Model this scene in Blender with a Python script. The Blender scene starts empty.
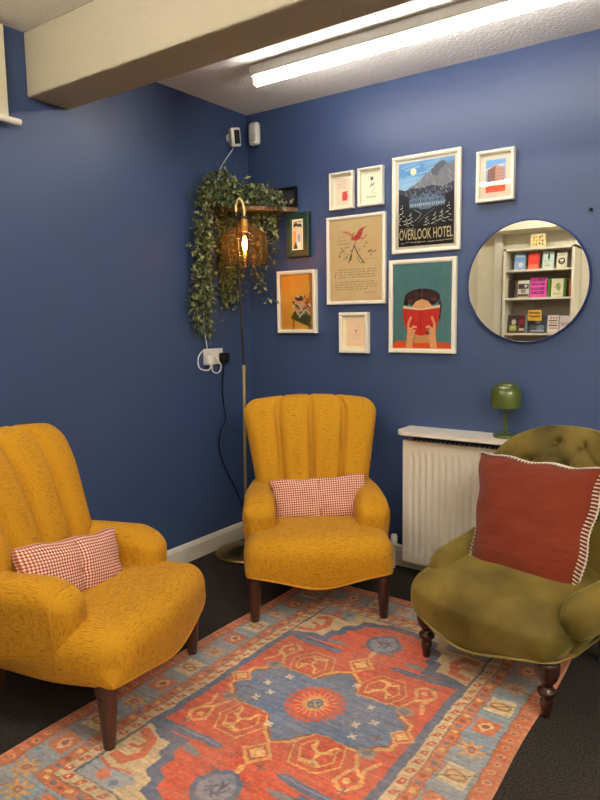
import bpy, bmesh, math, random
import numpy as np
from mathutils import Vector, Matrix
C = bpy.context.scene.collection
SC = bpy.context.scene
PI = math.pi
rnd = random.Random(7)

def s2l(c):
    return c / 12.92 if c <= 0.04045 else ((c + 0.055) / 1.055) ** 2.4
def srgb(r, g, b, a=1.0):
    return (s2l(r / 255), s2l(g / 255), s2l(b / 255), a)

# ------------------------------------------------------------------ camera
cam_d = bpy.data.cameras.new('camera'); cam = bpy.data.objects.new('camera', cam_d); C.objects.link(cam)
cam_d.sensor_fit = 'HORIZONTAL'; cam_d.sensor_width = 36; cam_d.lens = 661.76 / 600 * 36
cam_d.clip_start = 0.02
Fv = Vector((-0.57716174, 0.80761514, -0.12100458)); Rv = Vector((0.81448685, 0.58002029, -0.01369766)); Uv = Vector((-0.05912268, 0.1064624, 0.99255744))
cam.matrix_world = Matrix(((Rv.x, Uv.x, -Fv.x, 2.4674), (Rv.y, Uv.y, -Fv.y, -2.978), (Rv.z, Uv.z, -Fv.z, 1.2679), (0, 0, 0, 1)))
SC.camera = cam

# ------------------------------------------------------------------ world, exposure
w = bpy.data.worlds.new('world'); SC.world = w; w.use_nodes = True
w.node_tree.nodes['Background'].inputs[0].default_value = (0.02, 0.022, 0.03, 1)
w.node_tree.nodes['Background'].inputs[1].default_value = 0.3
SC.view_settings.view_transform = 'Standard'; SC.view_settings.look = 'None'
SC.view_settings.gamma = 1.0; SC.view_settings.use_curve_mapping = False
SC.view_settings.exposure = 0.24
TUBE_STRENGTH = 35.0        # fluorescent tube over the wall of pictures
ROOM_TUBE_STRENGTH = 76.0   # tubes on the camera side of the beam
ADDED_FILL_STRENGTH = 118.0    # two added, unseen battens at far right that fill the room with light
BULB_STRENGTH = 55.0

# ------------------------------------------------------------------ materials
def mat(name, col, rough=0.6, metal=0.0, spec=0.5, coat=0.0, sheen=0.0):
    m = bpy.data.materials.new(name); m.use_nodes = True
    b = m.node_tree.nodes['Principled BSDF']
    b.inputs['Base Color'].default_value = col; b.inputs['Roughness'].default_value = rough
    b.inputs['Metallic'].default_value = metal; b.inputs['Specular IOR Level'].default_value = spec
    b.inputs['Coat Weight'].default_value = coat; b.inputs['Sheen Weight'].default_value = sheen
    return m
def nt(m):
    return m.node_tree.nodes, m.node_tree.links, m.node_tree.nodes['Principled BSDF']
def add_bump(m, kind='noise', scale=100, strength=0.3, dist=0.002, stretch=(1, 1, 1), detail=4):
    n, l, b = nt(m)
    tc = n.new('ShaderNodeTexCoord'); mp = n.new('ShaderNodeMapping'); mp.inputs['Scale'].default_value = stretch
    t = n.new('ShaderNodeTexNoise'); t.inputs['Scale'].default_value = scale; t.inputs['Detail'].default_value = detail
    bp = n.new('ShaderNodeBump'); bp.inputs['Strength'].default_value = strength; bp.inputs['Distance'].default_value = dist
    l.new(tc.outputs['Object'], mp.inputs[0]); l.new(mp.outputs[0], t.inputs['Vector'])
    l.new(t.outputs['Fac'], bp.inputs['Height']); l.new(bp.outputs[0], b.inputs['Normal'])
    return t
def add_mottle(m, c1, c2, scale=8, stretch=(1, 1, 1), lo=0.35, hi=0.65, detail=5):
    n, l, b = nt(m)
    tc = n.new('ShaderNodeTexCoord'); mp = n.new('ShaderNodeMapping'); mp.inputs['Scale'].default_value = stretch
    t = n.new('ShaderNodeTexNoise'); t.inputs['Scale'].default_value = scale; t.inputs['Detail'].default_value = detail
    r = n.new('ShaderNodeValToRGB')
    r.color_ramp.elements[0].position = lo; r.color_ramp.elements[0].color = c1
    r.color_ramp.elements[1].position = hi; r.color_ramp.elements[1].color = c2
    l.new(tc.outputs['Object'], mp.inputs[0]); l.new(mp.outputs[0], t.inputs['Vector'])
    l.new(t.outputs['Fac'], r.inputs[0]); l.new(r.outputs[0], b.inputs['Base Color'])
    return r
def emit(name, col, st):
    m = bpy.data.materials.new(name); m.use_nodes = True
    b = m.node_tree.nodes['Principled BSDF']
    b.inputs['Base Color'].default_value = col
    b.inputs['Emission Color'].default_value = col; b.inputs['Emission Strength'].default_value = st
    return m
def clear_glass(name, tint, ior=1.5, rough=0.01):
    m = bpy.data.materials.new(name); m.use_nodes = True
    n = m.node_tree.nodes; l = m.node_tree.links; n.clear()
    o = n.new('ShaderNodeOutputMaterial'); tr = n.new('ShaderNodeBsdfTransparent'); tr.inputs[0].default_value = tint
    g = n.new('ShaderNodeBsdfGlossy'); g.inputs['Roughness'].default_value = rough
    fr = n.new('ShaderNodeFresnel'); fr.inputs[0].default_value = ior
    mx = n.new('ShaderNodeMixShader')
    l.new(fr.outputs[0], mx.inputs[0]); l.new(tr.outputs[0], mx.inputs[1]); l.new(g.outputs[0], mx.inputs[2]); l.new(mx.outputs[0], o.inputs[0])
    return m
def woven(name, base, dark, light, sheen=0.06):
    """chenille cloth: random slubs in two directions, darker in the hollows"""
    m = mat(name, base, 0.85, sheen=sheen, spec=0.2)
    n, l, b = nt(m)
    tc = n.new('ShaderNodeTexCoord'); outs = []
    sn = n.new('ShaderNodeSeparateXYZ'); l.new(tc.outputs['Normal'], sn.inputs[0])
    for ax, st in ((0, (40, 400, 400)), (2, (400, 400, 40)), (1, (400, 40, 400))):
        mp = n.new('ShaderNodeMapping'); mp.inputs['Scale'].default_value = st
        t = n.new('ShaderNodeTexNoise'); t.inputs['Scale'].default_value = 1.0; t.inputs['Detail'].default_value = 2
        l.new(tc.outputs['Object'], mp.inputs[0]); l.new(mp.outputs[0], t.inputs['Vector'])
        ab = n.new('ShaderNodeMath'); ab.operation = 'ABSOLUTE'; l.new(sn.outputs[ax], ab.inputs[0])
        mu = n.new('ShaderNodeMath'); mu.operation = 'MULTIPLY_ADD'; mu.inputs[1].default_value = 0.22   # threads end-on do not show
        l.new(ab.outputs[0], mu.inputs[0]); l.new(t.outputs['Fac'], mu.inputs[2]); outs.append(mu.outputs[0])
    a = n.new('ShaderNodeMath'); a.operation = 'MINIMUM'; l.new(outs[0], a.inputs[0]); l.new(outs[1], a.inputs[1])
    a2 = n.new('ShaderNodeMath'); a2.operation = 'MINIMUM'; l.new(a.outputs[0], a2.inputs[0]); l.new(outs[2], a2.inputs[1])
    r = n.new('ShaderNodeValToRGB'); e = r.color_ramp.elements
    e[0].position = 0.27; e[0].color = dark; e[1].position = 0.41; e[1].color = base
    x = r.color_ramp.elements.new(0.55); x.color = light
    l.new(a2.outputs[0], r.inputs[0]); l.new(r.outputs[0], b.inputs['Base Color'])
    bp = n.new('ShaderNodeBump'); bp.inputs['Strength'].default_value = 0.5; bp.inputs['Distance'].default_value = 0.003
    l.new(a2.outputs[0], bp.inputs['Height']); l.new(bp.outputs[0], b.inputs['Normal'])
    return m
def velvet(name, c1, c2):
    m = mat(name, c1, 0.7, sheen=0.6, spec=0.25)
    nt(m)[2].inputs['Sheen Tint'].default_value = srgb(200, 190, 110)
    nt(m)[2].inputs['Sheen Roughness'].default_value = 0.4
    add_mottle(m, c1, c2, scale=5, lo=0.3, hi=0.7)
    add_bump(m, scale=60, strength=0.15, dist=0.003)
    return m
def painted(name, rough=0.6, bump=None, sheen=0.0):
    m = mat(name, (1, 1, 1, 1), rough, spec=0.3, sheen=sheen)
    n, l, b = nt(m); a = n.new('ShaderNodeAttribute'); a.attribute_name = 'paint'
    l.new(a.outputs['Color'], b.inputs['Base Color'])
    if bump: add_bump(m, scale=bump, strength=0.4, dist=0.002)
    return m
def gingham(name, c_lo, c_mid, c_hi, period):
    m = mat(name, c_mid, 0.9, spec=0.2)
    n, l, b = nt(m); uv = n.new('ShaderNodeUVMap'); uv.uv_map = 'uv'
    sp = n.new('ShaderNodeSeparateXYZ'); l.new(uv.outputs[0], sp.inputs[0]); hs = []
    for k in (0, 1):
        d = n.new('ShaderNodeMath'); d.operation = 'DIVIDE'; d.inputs[1].default_value = period; l.new(sp.outputs[k], d.inputs[0])
        f = n.new('ShaderNodeMath'); f.operation = 'FRACT'; l.new(d.outputs[0], f.inputs[0])
        g = n.new('ShaderNodeMath'); g.operation = 'GREATER_THAN'; g.inputs[1].default_value = 0.5; l.new(f.outputs[0], g.inputs[0]); hs.append(g)
    ad = n.new('ShaderNodeMath'); ad.operation = 'ADD'; l.new(hs[0].outputs[0], ad.inputs[0]); l.new(hs[1].outputs[0], ad.inputs[1])
    hv = n.new('ShaderNodeMath'); hv.operation = 'MULTIPLY'; hv.inputs[1].default_value = 0.5; l.new(ad.outputs[0], hv.inputs[0])
    r = n.new('ShaderNodeValToRGB'); e = r.color_ramp.elements
    e[0].color = c_lo; e[1].color = c_hi; x = r.color_ramp.elements.new(0.5); x.color = c_mid
    l.new(hv.outputs[0], r.inputs[0]); l.new(r.outputs[0], b.inputs['Base Color'])
    return m

M = {}
M['blue'] = mat('blue_wall_paint', srgb(56, 74, 115), 0.45, spec=0.5); add_bump(M['blue'], scale=120, strength=0.25, dist=0.002)
M['cream_wall'] = mat('cream_wall_paint', srgb(226, 218, 196), 0.7); add_bump(M['cream_wall'], scale=90, strength=0.2, dist=0.002)
M['artex'] = mat('textured_ceiling', srgb(236, 233, 228), 0.85); add_bump(M['artex'], scale=70, strength=0.7, dist=0.008, detail=3)
M['beam'] = mat('textured_beam', srgb(172, 163, 142), 0.85); add_bump(M['beam'], scale=60, strength=0.6, dist=0.008, detail=3)
M['carpet'] = mat('charcoal_carpet', srgb(52, 48, 46), 0.95, spec=0.1)
add_mottle(M['carpet'], srgb(34, 31, 30), srgb(72, 66, 62), scale=160, lo=0.35, hi=0.7); add_bump(M['carpet'], scale=250, strength=0.8, dist=0.004)
M['white_gloss'] = mat('white_gloss', srgb(226, 220, 206), 0.35)
M['white_frame'] = mat('white_frame', srgb(236, 230, 214), 0.4)
M['white_plastic'] = mat('white_plastic', srgb(228, 226, 220), 0.4)
M['rad'] = mat('radiator_enamel', srgb(236, 229, 215), 0.35)
M['black'] = mat('black_plastic', srgb(18, 18, 20), 0.4, spec=0.2)
M['black_metal'] = mat('black_metal', srgb(20, 19, 19), 0.35, spec=0.5)
M['brass'] = mat('brass', srgb(204, 182, 122), 0.4, metal=0.7)
M['old_brass'] = mat('dull_brass', srgb(150, 128, 76), 0.35, metal=1.0)
M['mustard'] = woven('mustard_chenille', srgb(182, 127, 18), srgb(126, 80, 9), srgb(198, 143, 30))
M['mustard_pipe'] = mat('mustard_piping', srgb(200, 138, 30), 0.8)
M['wood_red'] = mat('red_brown_wood', srgb(74, 34, 20), 0.35, coat=0.3); add_mottle(M['wood_red'], srgb(44, 19, 12), srgb(72, 35, 22), scale=6, stretch=(6, 6, 1))
M['wood_dark'] = mat('dark_walnut', srgb(52, 26, 17), 0.25, coat=0.4); add_mottle(M['wood_dark'], srgb(40, 19, 12), srgb(66, 34, 22), scale=6, stretch=(6, 6, 1))
M['olive'] = velvet('olive_velvet', srgb(74, 61, 20), srgb(128, 108, 46))
M['olive_pipe'] = mat('olive_piping', srgb(130, 110, 54), 0.7)
M['rust'] = mat('rust_cotton', srgb(112, 42, 21), 0.85, sheen=0.15, spec=0.2); add_bump(M['rust'], scale=14, strength=0.35, dist=0.02, stretch=(1, 1, 2.2))
M['stitch'] = mat('white_wool_stitch', srgb(228, 218, 204), 0.9)
M['gingham'] = gingham('red_gingham', srgb(240, 226, 210), srgb(200, 130, 110), srgb(146, 58, 44), 0.0108)
M['lamp_green'] = mat('olive_green_enamel', srgb(74, 88, 30), 0.3, coat=0.3)
M['mirror'] = mat('mirror_glass', (0.86, 0.88, 0.86, 1), 0.01, metal=1.0)
M['mirror_rim'] = mat('blue_mirror_rim', srgb(22, 44, 104), 0.35)
M['pane'] = clear_glass('picture_glass', (0.99, 0.99, 0.99, 1), ior=1.33)
M['amber'] = clear_glass('amber_glass', (0.91, 0.79, 0.59, 1), ior=1.4, rough=0.02)
def glow_glass(m, col, fac):
    """smoky film in the glass that catches the bulb's light"""
    n, l = m.node_tree.nodes, m.node_tree.links
    o = next(x for x in n if x.type == 'OUTPUT_MATERIAL'); src = o.inputs[0].links[0].from_socket
    t = n.new('ShaderNodeBsdfTranslucent'); t.inputs[0].default_value = col; d = n.new('ShaderNodeMixShader'); d.inputs[0].default_value = fac
    l.new(src, d.inputs[1]); l.new(t.outputs[0], d.inputs[2]); l.new(d.outputs[0], o.inputs[0])
glow_glass(M['amber'], srgb(196, 178, 150), .055)
M['bulb_glass'] = clear_glass('bulb_glass', srgb(255, 225, 170))
M['filament'] = emit('glowing_filament', srgb(255, 190, 96), BULB_STRENGTH)
M['tube'] = emit('fluorescent_tube', (1.0, 0.96, 0.90, 1), TUBE_STRENGTH)
M['room_tube'] = emit('room_fluorescent_tube', (1.0, 0.93, 0.81, 1), ROOM_TUBE_STRENGTH)
M['fill_tube'] = emit('added_fill_tube', (1.0, 0.93, 0.81, 1), ADDED_FILL_STRENGTH)
M['green_frame'] = mat('dark_green_frame', srgb(22, 56, 42), 0.4)
M['mount'] = mat('white_card_mount', srgb(236, 226, 208), 0.8)
M['paint'] = painted('printed_paper', 0.7)
M['rug'] = painted('woven_rug', 0.95, bump=300, sheen=0.2)
M['book'] = painted('book_cover', 0.5)
M['page'] = mat('paper_pages', srgb(225, 215, 190), 0.9)
M['shelf_wood'] = mat('pale_shelf_wood', srgb(140, 100, 64), 0.6); add_mottle(M['shelf_wood'], srgb(110, 76, 46), srgb(160, 118, 78), scale=5, stretch=(1, 8, 8))
M['blind'] = mat('cream_blind_fabric', srgb(206, 198, 176), 0.9)
M['night'] = mat('dark_window_glass', srgb(14, 18, 26), 0.05)
M['leaf'] = mat('ivy_leaf', srgb(70, 86, 46), 0.5)
def leafmat():
    n, l, b = nt(M['leaf'])
    g = n.new('ShaderNodeNewGeometry'); r = n.new('ShaderNodeValToRGB'); e = r.color_ramp.elements
    e[0].position = 0; e[0].color = srgb(44, 58, 34); e[1].position = 1; e[1].color = srgb(164, 168, 120)
    x = r.color_ramp.elements.new(0.55); x.color = srgb(88, 104, 60)
    l.new(g.outputs['Random Per Island'], r.inputs[0]); l.new(r.outputs[0], b.inputs['Base Color'])
leafmat()
M['stem'] = mat('ivy_stem', srgb(70, 62, 36), 0.8)
M['pot'] = mat('grey_pot', srgb(70, 70, 72), 0.7)
def flat(name, r, g, b_, rough=0.6): return mat(name, srgb(r, g, b_), rough)

# ------------------------------------------------------------------ object helpers
def tag(o, label=None, cat=None, group=None, kind=None):
    if label: o['label'] = label
    if cat: o['category'] = cat
    if group: o['group'] = group
    if kind: o['kind'] = kind
    return o
def thing(name, label, cat, loc=(0, 0, 0), rz=0.0, group=None):
    o = bpy.data.objects.new(name, None); C.objects.link(o); o.location = loc; o.rotation_euler = (0, 0, rz); o.empty_display_size = 0.1
    return tag(o, label, cat, group)
def obj(name, bm, m, parent=None, smooth=True, angle=None):
    me = bpy.data.meshes.new(name)
    bmesh.ops.recalc_face_normals(bm, faces=bm.faces); bm.to_mesh(me); bm.free()
    o = bpy.data.objects.new(name, me); C.objects.link(o); me.materials.append(m)
    if smooth:
        me.polygons.foreach_set('use_smooth', [True] * len(me.polygons))
        if angle: me.set_sharp_from_angle(angle=math.radians(angle))
    if parent: o.parent = parent
    return o
def struct(name, bm, m, parent=None, **k):
    o = obj(name, bm, m, parent, **k)
    if not parent: o['kind'] = 'structure'
    return o
def copy_tree(o, parent=None):
    c = o.copy(); C.objects.link(c)
    if parent: c.parent = parent
    for ch in list(o.children): copy_tree(ch, c)
    return c

def box(bm, x0, x1, y0, y1, z0, z1, bev=0.0, seg=2):
    r = bmesh.ops.create_cube(bm, size=1.0)
    for v in r['verts']:
        v.co = Vector((x0 + (v.co.x + .5) * (x1 - x0), y0 + (v.co.y + .5) * (y1 - y0), z0 + (v.co.z + .5) * (z1 - z0)))
    if bev:
        es = list({e for v in r['verts'] for e in v.link_edges})
        bmesh.ops.bevel(bm, geom=es, offset=bev, segments=seg, affect='EDGES', profile=0.5)
    return bm
def nb(*a, **k): return box(bmesh.new(), *a, **k)
def lathe(bm, prof, seg=32, c=(0, 0, 0), cap=True):
    rows = []
    for r, z in prof:
        rows.append([bm.verts.new((c[0] + r * math.cos(2 * PI * i / seg), c[1] + r * math.sin(2 * PI * i / seg), c[2] + z)) for i in range(seg)])
    for a, b in zip(rows, rows[1:]):
        for i in range(seg): bm.faces.new((a[i], a[(i + 1) % seg], b[(i + 1) % seg], b[i]))
    if cap:
        bm.faces.new(rows[0]); bm.faces.new(rows[-1])
    return bm
def spline(pts, n=8):
    P = [Vector(p) for p in pts]
    if len(P) < 3: return P
    P = [2 * P[0] - P[1]] + P + [2 * P[-1] - P[-2]]; out = []
    for i in range(1, len(P) - 2):
        a, b, c, d = P[i - 1:i + 3]
        for k in range(n):
            t = k / n
            out.append(0.5 * ((2 * b) + (c - a) * t + (2 * a - 5 * b + 4 * c - d) * t * t + (3 * b - a - 3 * c + d) * t ** 3))
    out.append(P[-2]); return out
def tube(bm, pts, r, seg=8, radii=None, closed=False, ell=None):
    """ell = (side_scale, up_scale) makes an elliptical section"""
    P = [Vector(p) for p in pts]; n = len(P); rows = []
    for i, p in enumerate(P):
        if closed: t = P[(i + 1) % n] - P[i - 1]
        else: t = P[min(i + 1, n - 1)] - P[max(i - 1, 0)]
        t.normalize(); up = Vector((0, 0, 1)) if abs(t.z) < 0.95 else Vector((0, 1, 0))
        a = t.cross(up).normalized(); b = a.cross(t).normalized(); rr = radii[i] if radii else r
        ea, eb = ell if ell else (1, 1)
        rows.append([bm.verts.new(p + (a * math.cos(2 * PI * k / seg) * ea + b * math.sin(2 * PI * k / seg) * eb) * rr) for k in range(seg)])
    for i in range(n if closed else n - 1):
        A, B = rows[i], rows[(i + 1) % n]
        for k in range(seg): bm.faces.new((A[k], A[(k + 1) % seg], B[(k + 1) % seg], B[k]))
    if not closed: bm.faces.new(rows[0]); bm.faces.new(rows[-1])
    return bm
def rbox(hx, hy, hz, r, n=(16, 16, 10), f=None, bm=None):
    """a cushion-like rounded box, each face subdivided; f deforms a vertex"""
    bm = bm or bmesh.new(); cache = {}
    def vert(p):
        key = tuple(round(c, 5) for c in p)
        if key in cache: return cache[key]
        h = (hx, hy, hz); rr = min(r, *h)
        q = [max(-(h[i] - rr), min(h[i] - rr, p[i])) for i in range(3)]
        d = Vector([p[i] - q[i] for i in range(3)])
        if d.length > 1e-9:
            # scale a cube offset onto a sphere
            m = max(abs(c) for c in d); d = d.normalized() * m
        co = [q[i] + d[i] for i in range(3)]
        if f: co = f(*co)
        v = bm.verts.new(co); cache[key] = v; return v
    H = (hx, hy, hz)
    for ax in range(3):
        u, v_ = [(1, 2), (2, 0), (0, 1)][ax]
        for s in (-1, 1):
            for i in range(n[u]):
                for j in range(n[v_]):
                    vs = []
                    for di, dj in ((0, 0), (1, 0), (1, 1), (0, 1)):
                        p = [0, 0, 0]; p[ax] = s * H[ax]
                        p[u] = -H[u] + 2 * H[u] * (i + di) / n[u]; p[v_] = -H[v_] + 2 * H[v_] * (j + dj) / n[v_]
                        vs.append(vert(p))
                    if len(set(vs)) == 4: bm.faces.new(vs if s > 0 else vs[::-1])
    return bm
def boxy(x, h, r, z, hz, k=0.75):
    """pushes a rounded lower edge out so the underside keeps a crisp line"""
    if z < 0 and abs(x) > h - r: x += math.copysign((h - abs(x)) * k * sm(-z, 0, hz), x)
    return x
def sm(x, a=0.0, b=1.0):
    t = max(0.0, min(1.0, (x - a) / (b - a))); return t * t * (3 - 2 * t)
def sheet_pair(nx, nz, fn, bm=None):
    """closed upholstered shell: fn(a,t,side) -> co for a in [-1,1], t in [0,1], side front/back"""
    bm = bm or bmesh.new(); G = []
    for side in (0, 1):
        G.append([[bm.verts.new(fn(math.sin(-PI / 2 + PI * i / nx), math.sin(PI / 2 * j / nz), side)) for i in range(nx + 1)] for j in range(nz + 1)])
    for side in (0, 1):
        g = G[side]
        for j in range(nz):
            for i in range(nx):
                q = (g[j][i], g[j][i + 1], g[j + 1][i + 1], g[j + 1][i]); bm.faces.new(q if side == 0 else q[::-1])
    A, B = G
    rim = [(0, i) for i in range(nx + 1)] + [(j, nx) for j in range(1, nz + 1)] + [(nz, i) for i in range(nx - 1, -1, -1)] + [(j, 0) for j in range(nz - 1, 0, -1)]
    for k in range(len(rim)):
        (j0, i0), (j1, i1) = rim[k], rim[(k + 1) % len(rim)]
        bm.faces.new((A[j0][i0], B[j0][i0], B[j1][i1], A[j1][i1]))
    bmesh.ops.remove_doubles(bm, verts=bm.verts, dist=1e-5)
    return bm

# ------------------------------------------------------------------ paint onto a fine grid of vertices
class Canvas:
    def __init__(s, w, h, res, bg):
        s.w, s.h = w, h; s.nx = max(2, int(w / res)); s.ny = max(2, int(h / res))
        s.U, s.V = np.meshgrid(np.linspace(0, w, s.nx + 1), np.linspace(0, h, s.ny + 1))
        s.c = np.empty(s.U.shape + (3,)); s.c[:] = np.array(bg) / 255.0
    def put(s, mask, col, a=1.0): s.c[mask] = s.c[mask] * (1 - a) + a * np.array(col) / 255.0
    def poly(s, pts, col, a=1.0):
        m = np.zeros(s.U.shape, bool); n = len(pts)
        for i in range(n):
            (x0, y0), (x1, y1) = pts[i], pts[(i + 1) % n]
            if y0 == y1: continue
            m ^= ((y0 > s.V) != (y1 > s.V)) & (s.U < (x1 - x0) * (s.V - y0) / (y1 - y0) + x0)
        s.put(m, col, a)
    def ell(s, x, y, rx, ry, col, a=1.0): s.put(((s.U - x) / rx) ** 2 + ((s.V - y) / ry) ** 2 <= 1, col, a)
    def rect(s, x0, y0, x1, y1, col, a=1.0): s.put((s.U >= x0) & (s.U <= x1) & (s.V >= y0) & (s.V <= y1), col, a)
    def line(s, pts, wd, col, a=1.0):
        for (x0, y0), (x1, y1) in zip(pts, pts[1:]):
            dx, dy = x1 - x0, y1 - y0; L = dx * dx + dy * dy + 1e-12
            t = np.clip(((s.U - x0) * dx + (s.V - y0) * dy) / L, 0, 1)
            s.put((s.U - x0 - t * dx) ** 2 + (s.V - y0 - t * dy) ** 2 <= (wd / 2) ** 2, col, a)
    def mesh(s, name, m, fn, parent=None):
        """fn maps arrays U,V -> x,y,z arrays"""
        X, Y, Z = fn(s.U, s.V); co = np.stack([X, Y, Z], -1).reshape(-1, 3)
        ny, nx = s.U.shape; idx = np.arange(ny * nx).reshape(ny, nx)
        q = np.stack([idx[:-1, :-1], idx[:-1, 1:], idx[1:, 1:], idx[1:, :-1]], -1).reshape(-1, 4)
        me = bpy.data.meshes.new(name); me.vertices.add(len(co)); me.vertices.foreach_set('co', co.astype(np.float32).ravel())
        me.loops.add(q.size); me.loops.foreach_set('vertex_index', q.astype(np.int32).ravel())
        me.polygons.add(len(q)); me.polygons.foreach_set('loop_start', np.arange(0, q.size, 4, dtype=np.int32)); me.polygons.foreach_set('loop_total', np.full(len(q), 4, np.int32))
        me.update(calc_edges=True)
        at = me.attributes.new('paint', 'FLOAT_COLOR', 'POINT')
        c = np.clip(s.c, 0, 1); lin = np.where(c <= 0.04045, c / 12.92, ((c + 0.055) / 1.055) ** 2.4)
        at.data.foreach_set('color', np.concatenate([lin, np.ones(lin.shape[:2] + (1,))], -1).astype(np.float32).ravel())
        o = bpy.data.objects.new(name, me); C.objects.link(o); me.materials.append(m); me.validate()
        if parent: o.parent = parent
        return o
def noise2(shape, cell, seed):
    r = np.random.RandomState(seed); ny, nx = shape; gy, gx = int(ny / cell) + 3, int(nx / cell) + 3
    g = r.rand(gy, gx) * 2 - 1; y = np.arange(ny) / cell; x = np.arange(nx) / cell
    y0 = y.astype(int); x0 = x.astype(int); fy = (y - y0)[:, None]; fx = (x - x0)[None, :]
    fy = fy * fy * (3 - 2 * fy); fx = fx * fx * (3 - 2 * fx)
    a = g[y0][:, x0]; b = g[y0][:, x0 + 1]; c = g[y0 + 1][:, x0]; d = g[y0 + 1][:, x0 + 1]
    return a * (1 - fy) * (1 - fx) + b * (1 - fy) * fx + c * fy * (1 - fx) + d * fy * fx

# ================================================================== THE SETTING
RX, FY, H = 4.6, -3.62, 2.40
struct('floor', nb(-0.1, RX + .1, FY - .1, .1, -0.1, 0.0), M['carpet'], smooth=False)
struct('ceiling', nb(-0.1, RX + .1, FY - .1, .1, H, H + .1), M['artex'], smooth=False)
struct('wall_left', nb(-0.1, 0, -2.9, .1, 0, H), M['blue'], smooth=False)
struct('wall_back', nb(0, RX, 0, .1, 0, H), M['blue'], smooth=False)
struct('trim_4', nb(-0.1, 0, FY, -2.9, 0, H), M['cream_wall'], smooth=False)
struct('wall_right', nb(RX, RX + .1, FY, .1, 0, H), M['cream_wall'], smooth=False)
struct('wall_front', nb(0, RX, FY - .1, FY, 0, H), M['cream_wall'], smooth=False)
struct('trim_1', nb(0, RX, -1.36, -1.16, 2.155, H, bev=.008), M['beam'], smooth=False)['label'] = 'cream textured ceiling beam crossing the room'
struct('trim_2', nb(0, RX, FY, -3.30, 2.06, H), M['cream_wall'], smooth=False)
struct('trim_3', nb(.19, .27, FY, -3.55, 0, 2.06, bev=.006), M['white_gloss'], smooth=False)
def skirting(name, horizontal):
    bm = bmesh.new()
    prof = [(0, 0), (.016, 0), (.016, .078), (.011, .088), (.008, .097), (0, .1)]
    ends = ((0.016, RX) if horizontal else (FY, 0))
    rows = []
    for e in ends: rows.append([bm.verts.new((e, -d, z) if horizontal else (d, e, z)) for d, z in prof])
    for i in range(len(prof)): j = (i + 1) % len(prof); bm.faces.new((rows[0][i], rows[0][j], rows[1][j], rows[1][i]))
    bm.faces.new(rows[0]); bm.faces.new(rows[1])
    struct(name, bm, M['white_gloss'], smooth=False)
skirting('baseboard_left', False); skirting('baseboard_back', True)
# window behind the blind, on the left wall outside the frame
wn = struct('window_1', nb(0, .012, -2.75, -1.62, .95, 2.1), M['white_gloss'], smooth=False)
bm = bmesh.new()
for y0, y1 in ((-2.70, -2.21), (-2.16, -1.67)): box(bm, .010, .016, y0, y1, 1.0, 2.05)
obj('pane', bm, M['night'], wn, smooth=False)

# ================================================================== LIGHT FITTINGS
def batten(label, y, x0, x1, m):
    t = thing('fluorescent_batten', label, 'ceiling light', ((x0 + x1) / 2, y, H))
    L = (x1 - x0) / 2
    obj('housing', nb(-L, L, -.030, .030, -.048, 0, bev=.008), M['white_plastic'], t, smooth=False)
    bm = bmesh.new(); tube(bm, [(-L + .02, 0, -.070), (L - .02, 0, -.070)], .0165, 20); obj('tube', bm, m, t, angle=40)
    for s in (-1, 1):
        obj('end_cap', nb(min(s * L, s * (L - .022)), max(s * L, s * (L - .022)), -.017, .017, -.088, -.03, bev=.006), M['white_plastic'], t, smooth=False)
    return t
batten('glowing white fluorescent batten on the ceiling above the framed pictures', -.53, .48, 2.00, M['tube'])
batten('white fluorescent batten behind the beam, outside the top of the photo', -2.45, .25, 1.75, M['room_tube'])
batten('added unseen fill batten near the front wall at the far right of the room', -3.0, 2.9, 4.4, M['fill_tube'])  # added out of view, brightens the left wall and chairs
batten('added unseen fill batten towards the far right of the room, next to the beam', -1.9, 2.9, 4.4, M['fill_tube'])  # second added fill light, unseen, keeps the beam from being overlit
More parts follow.
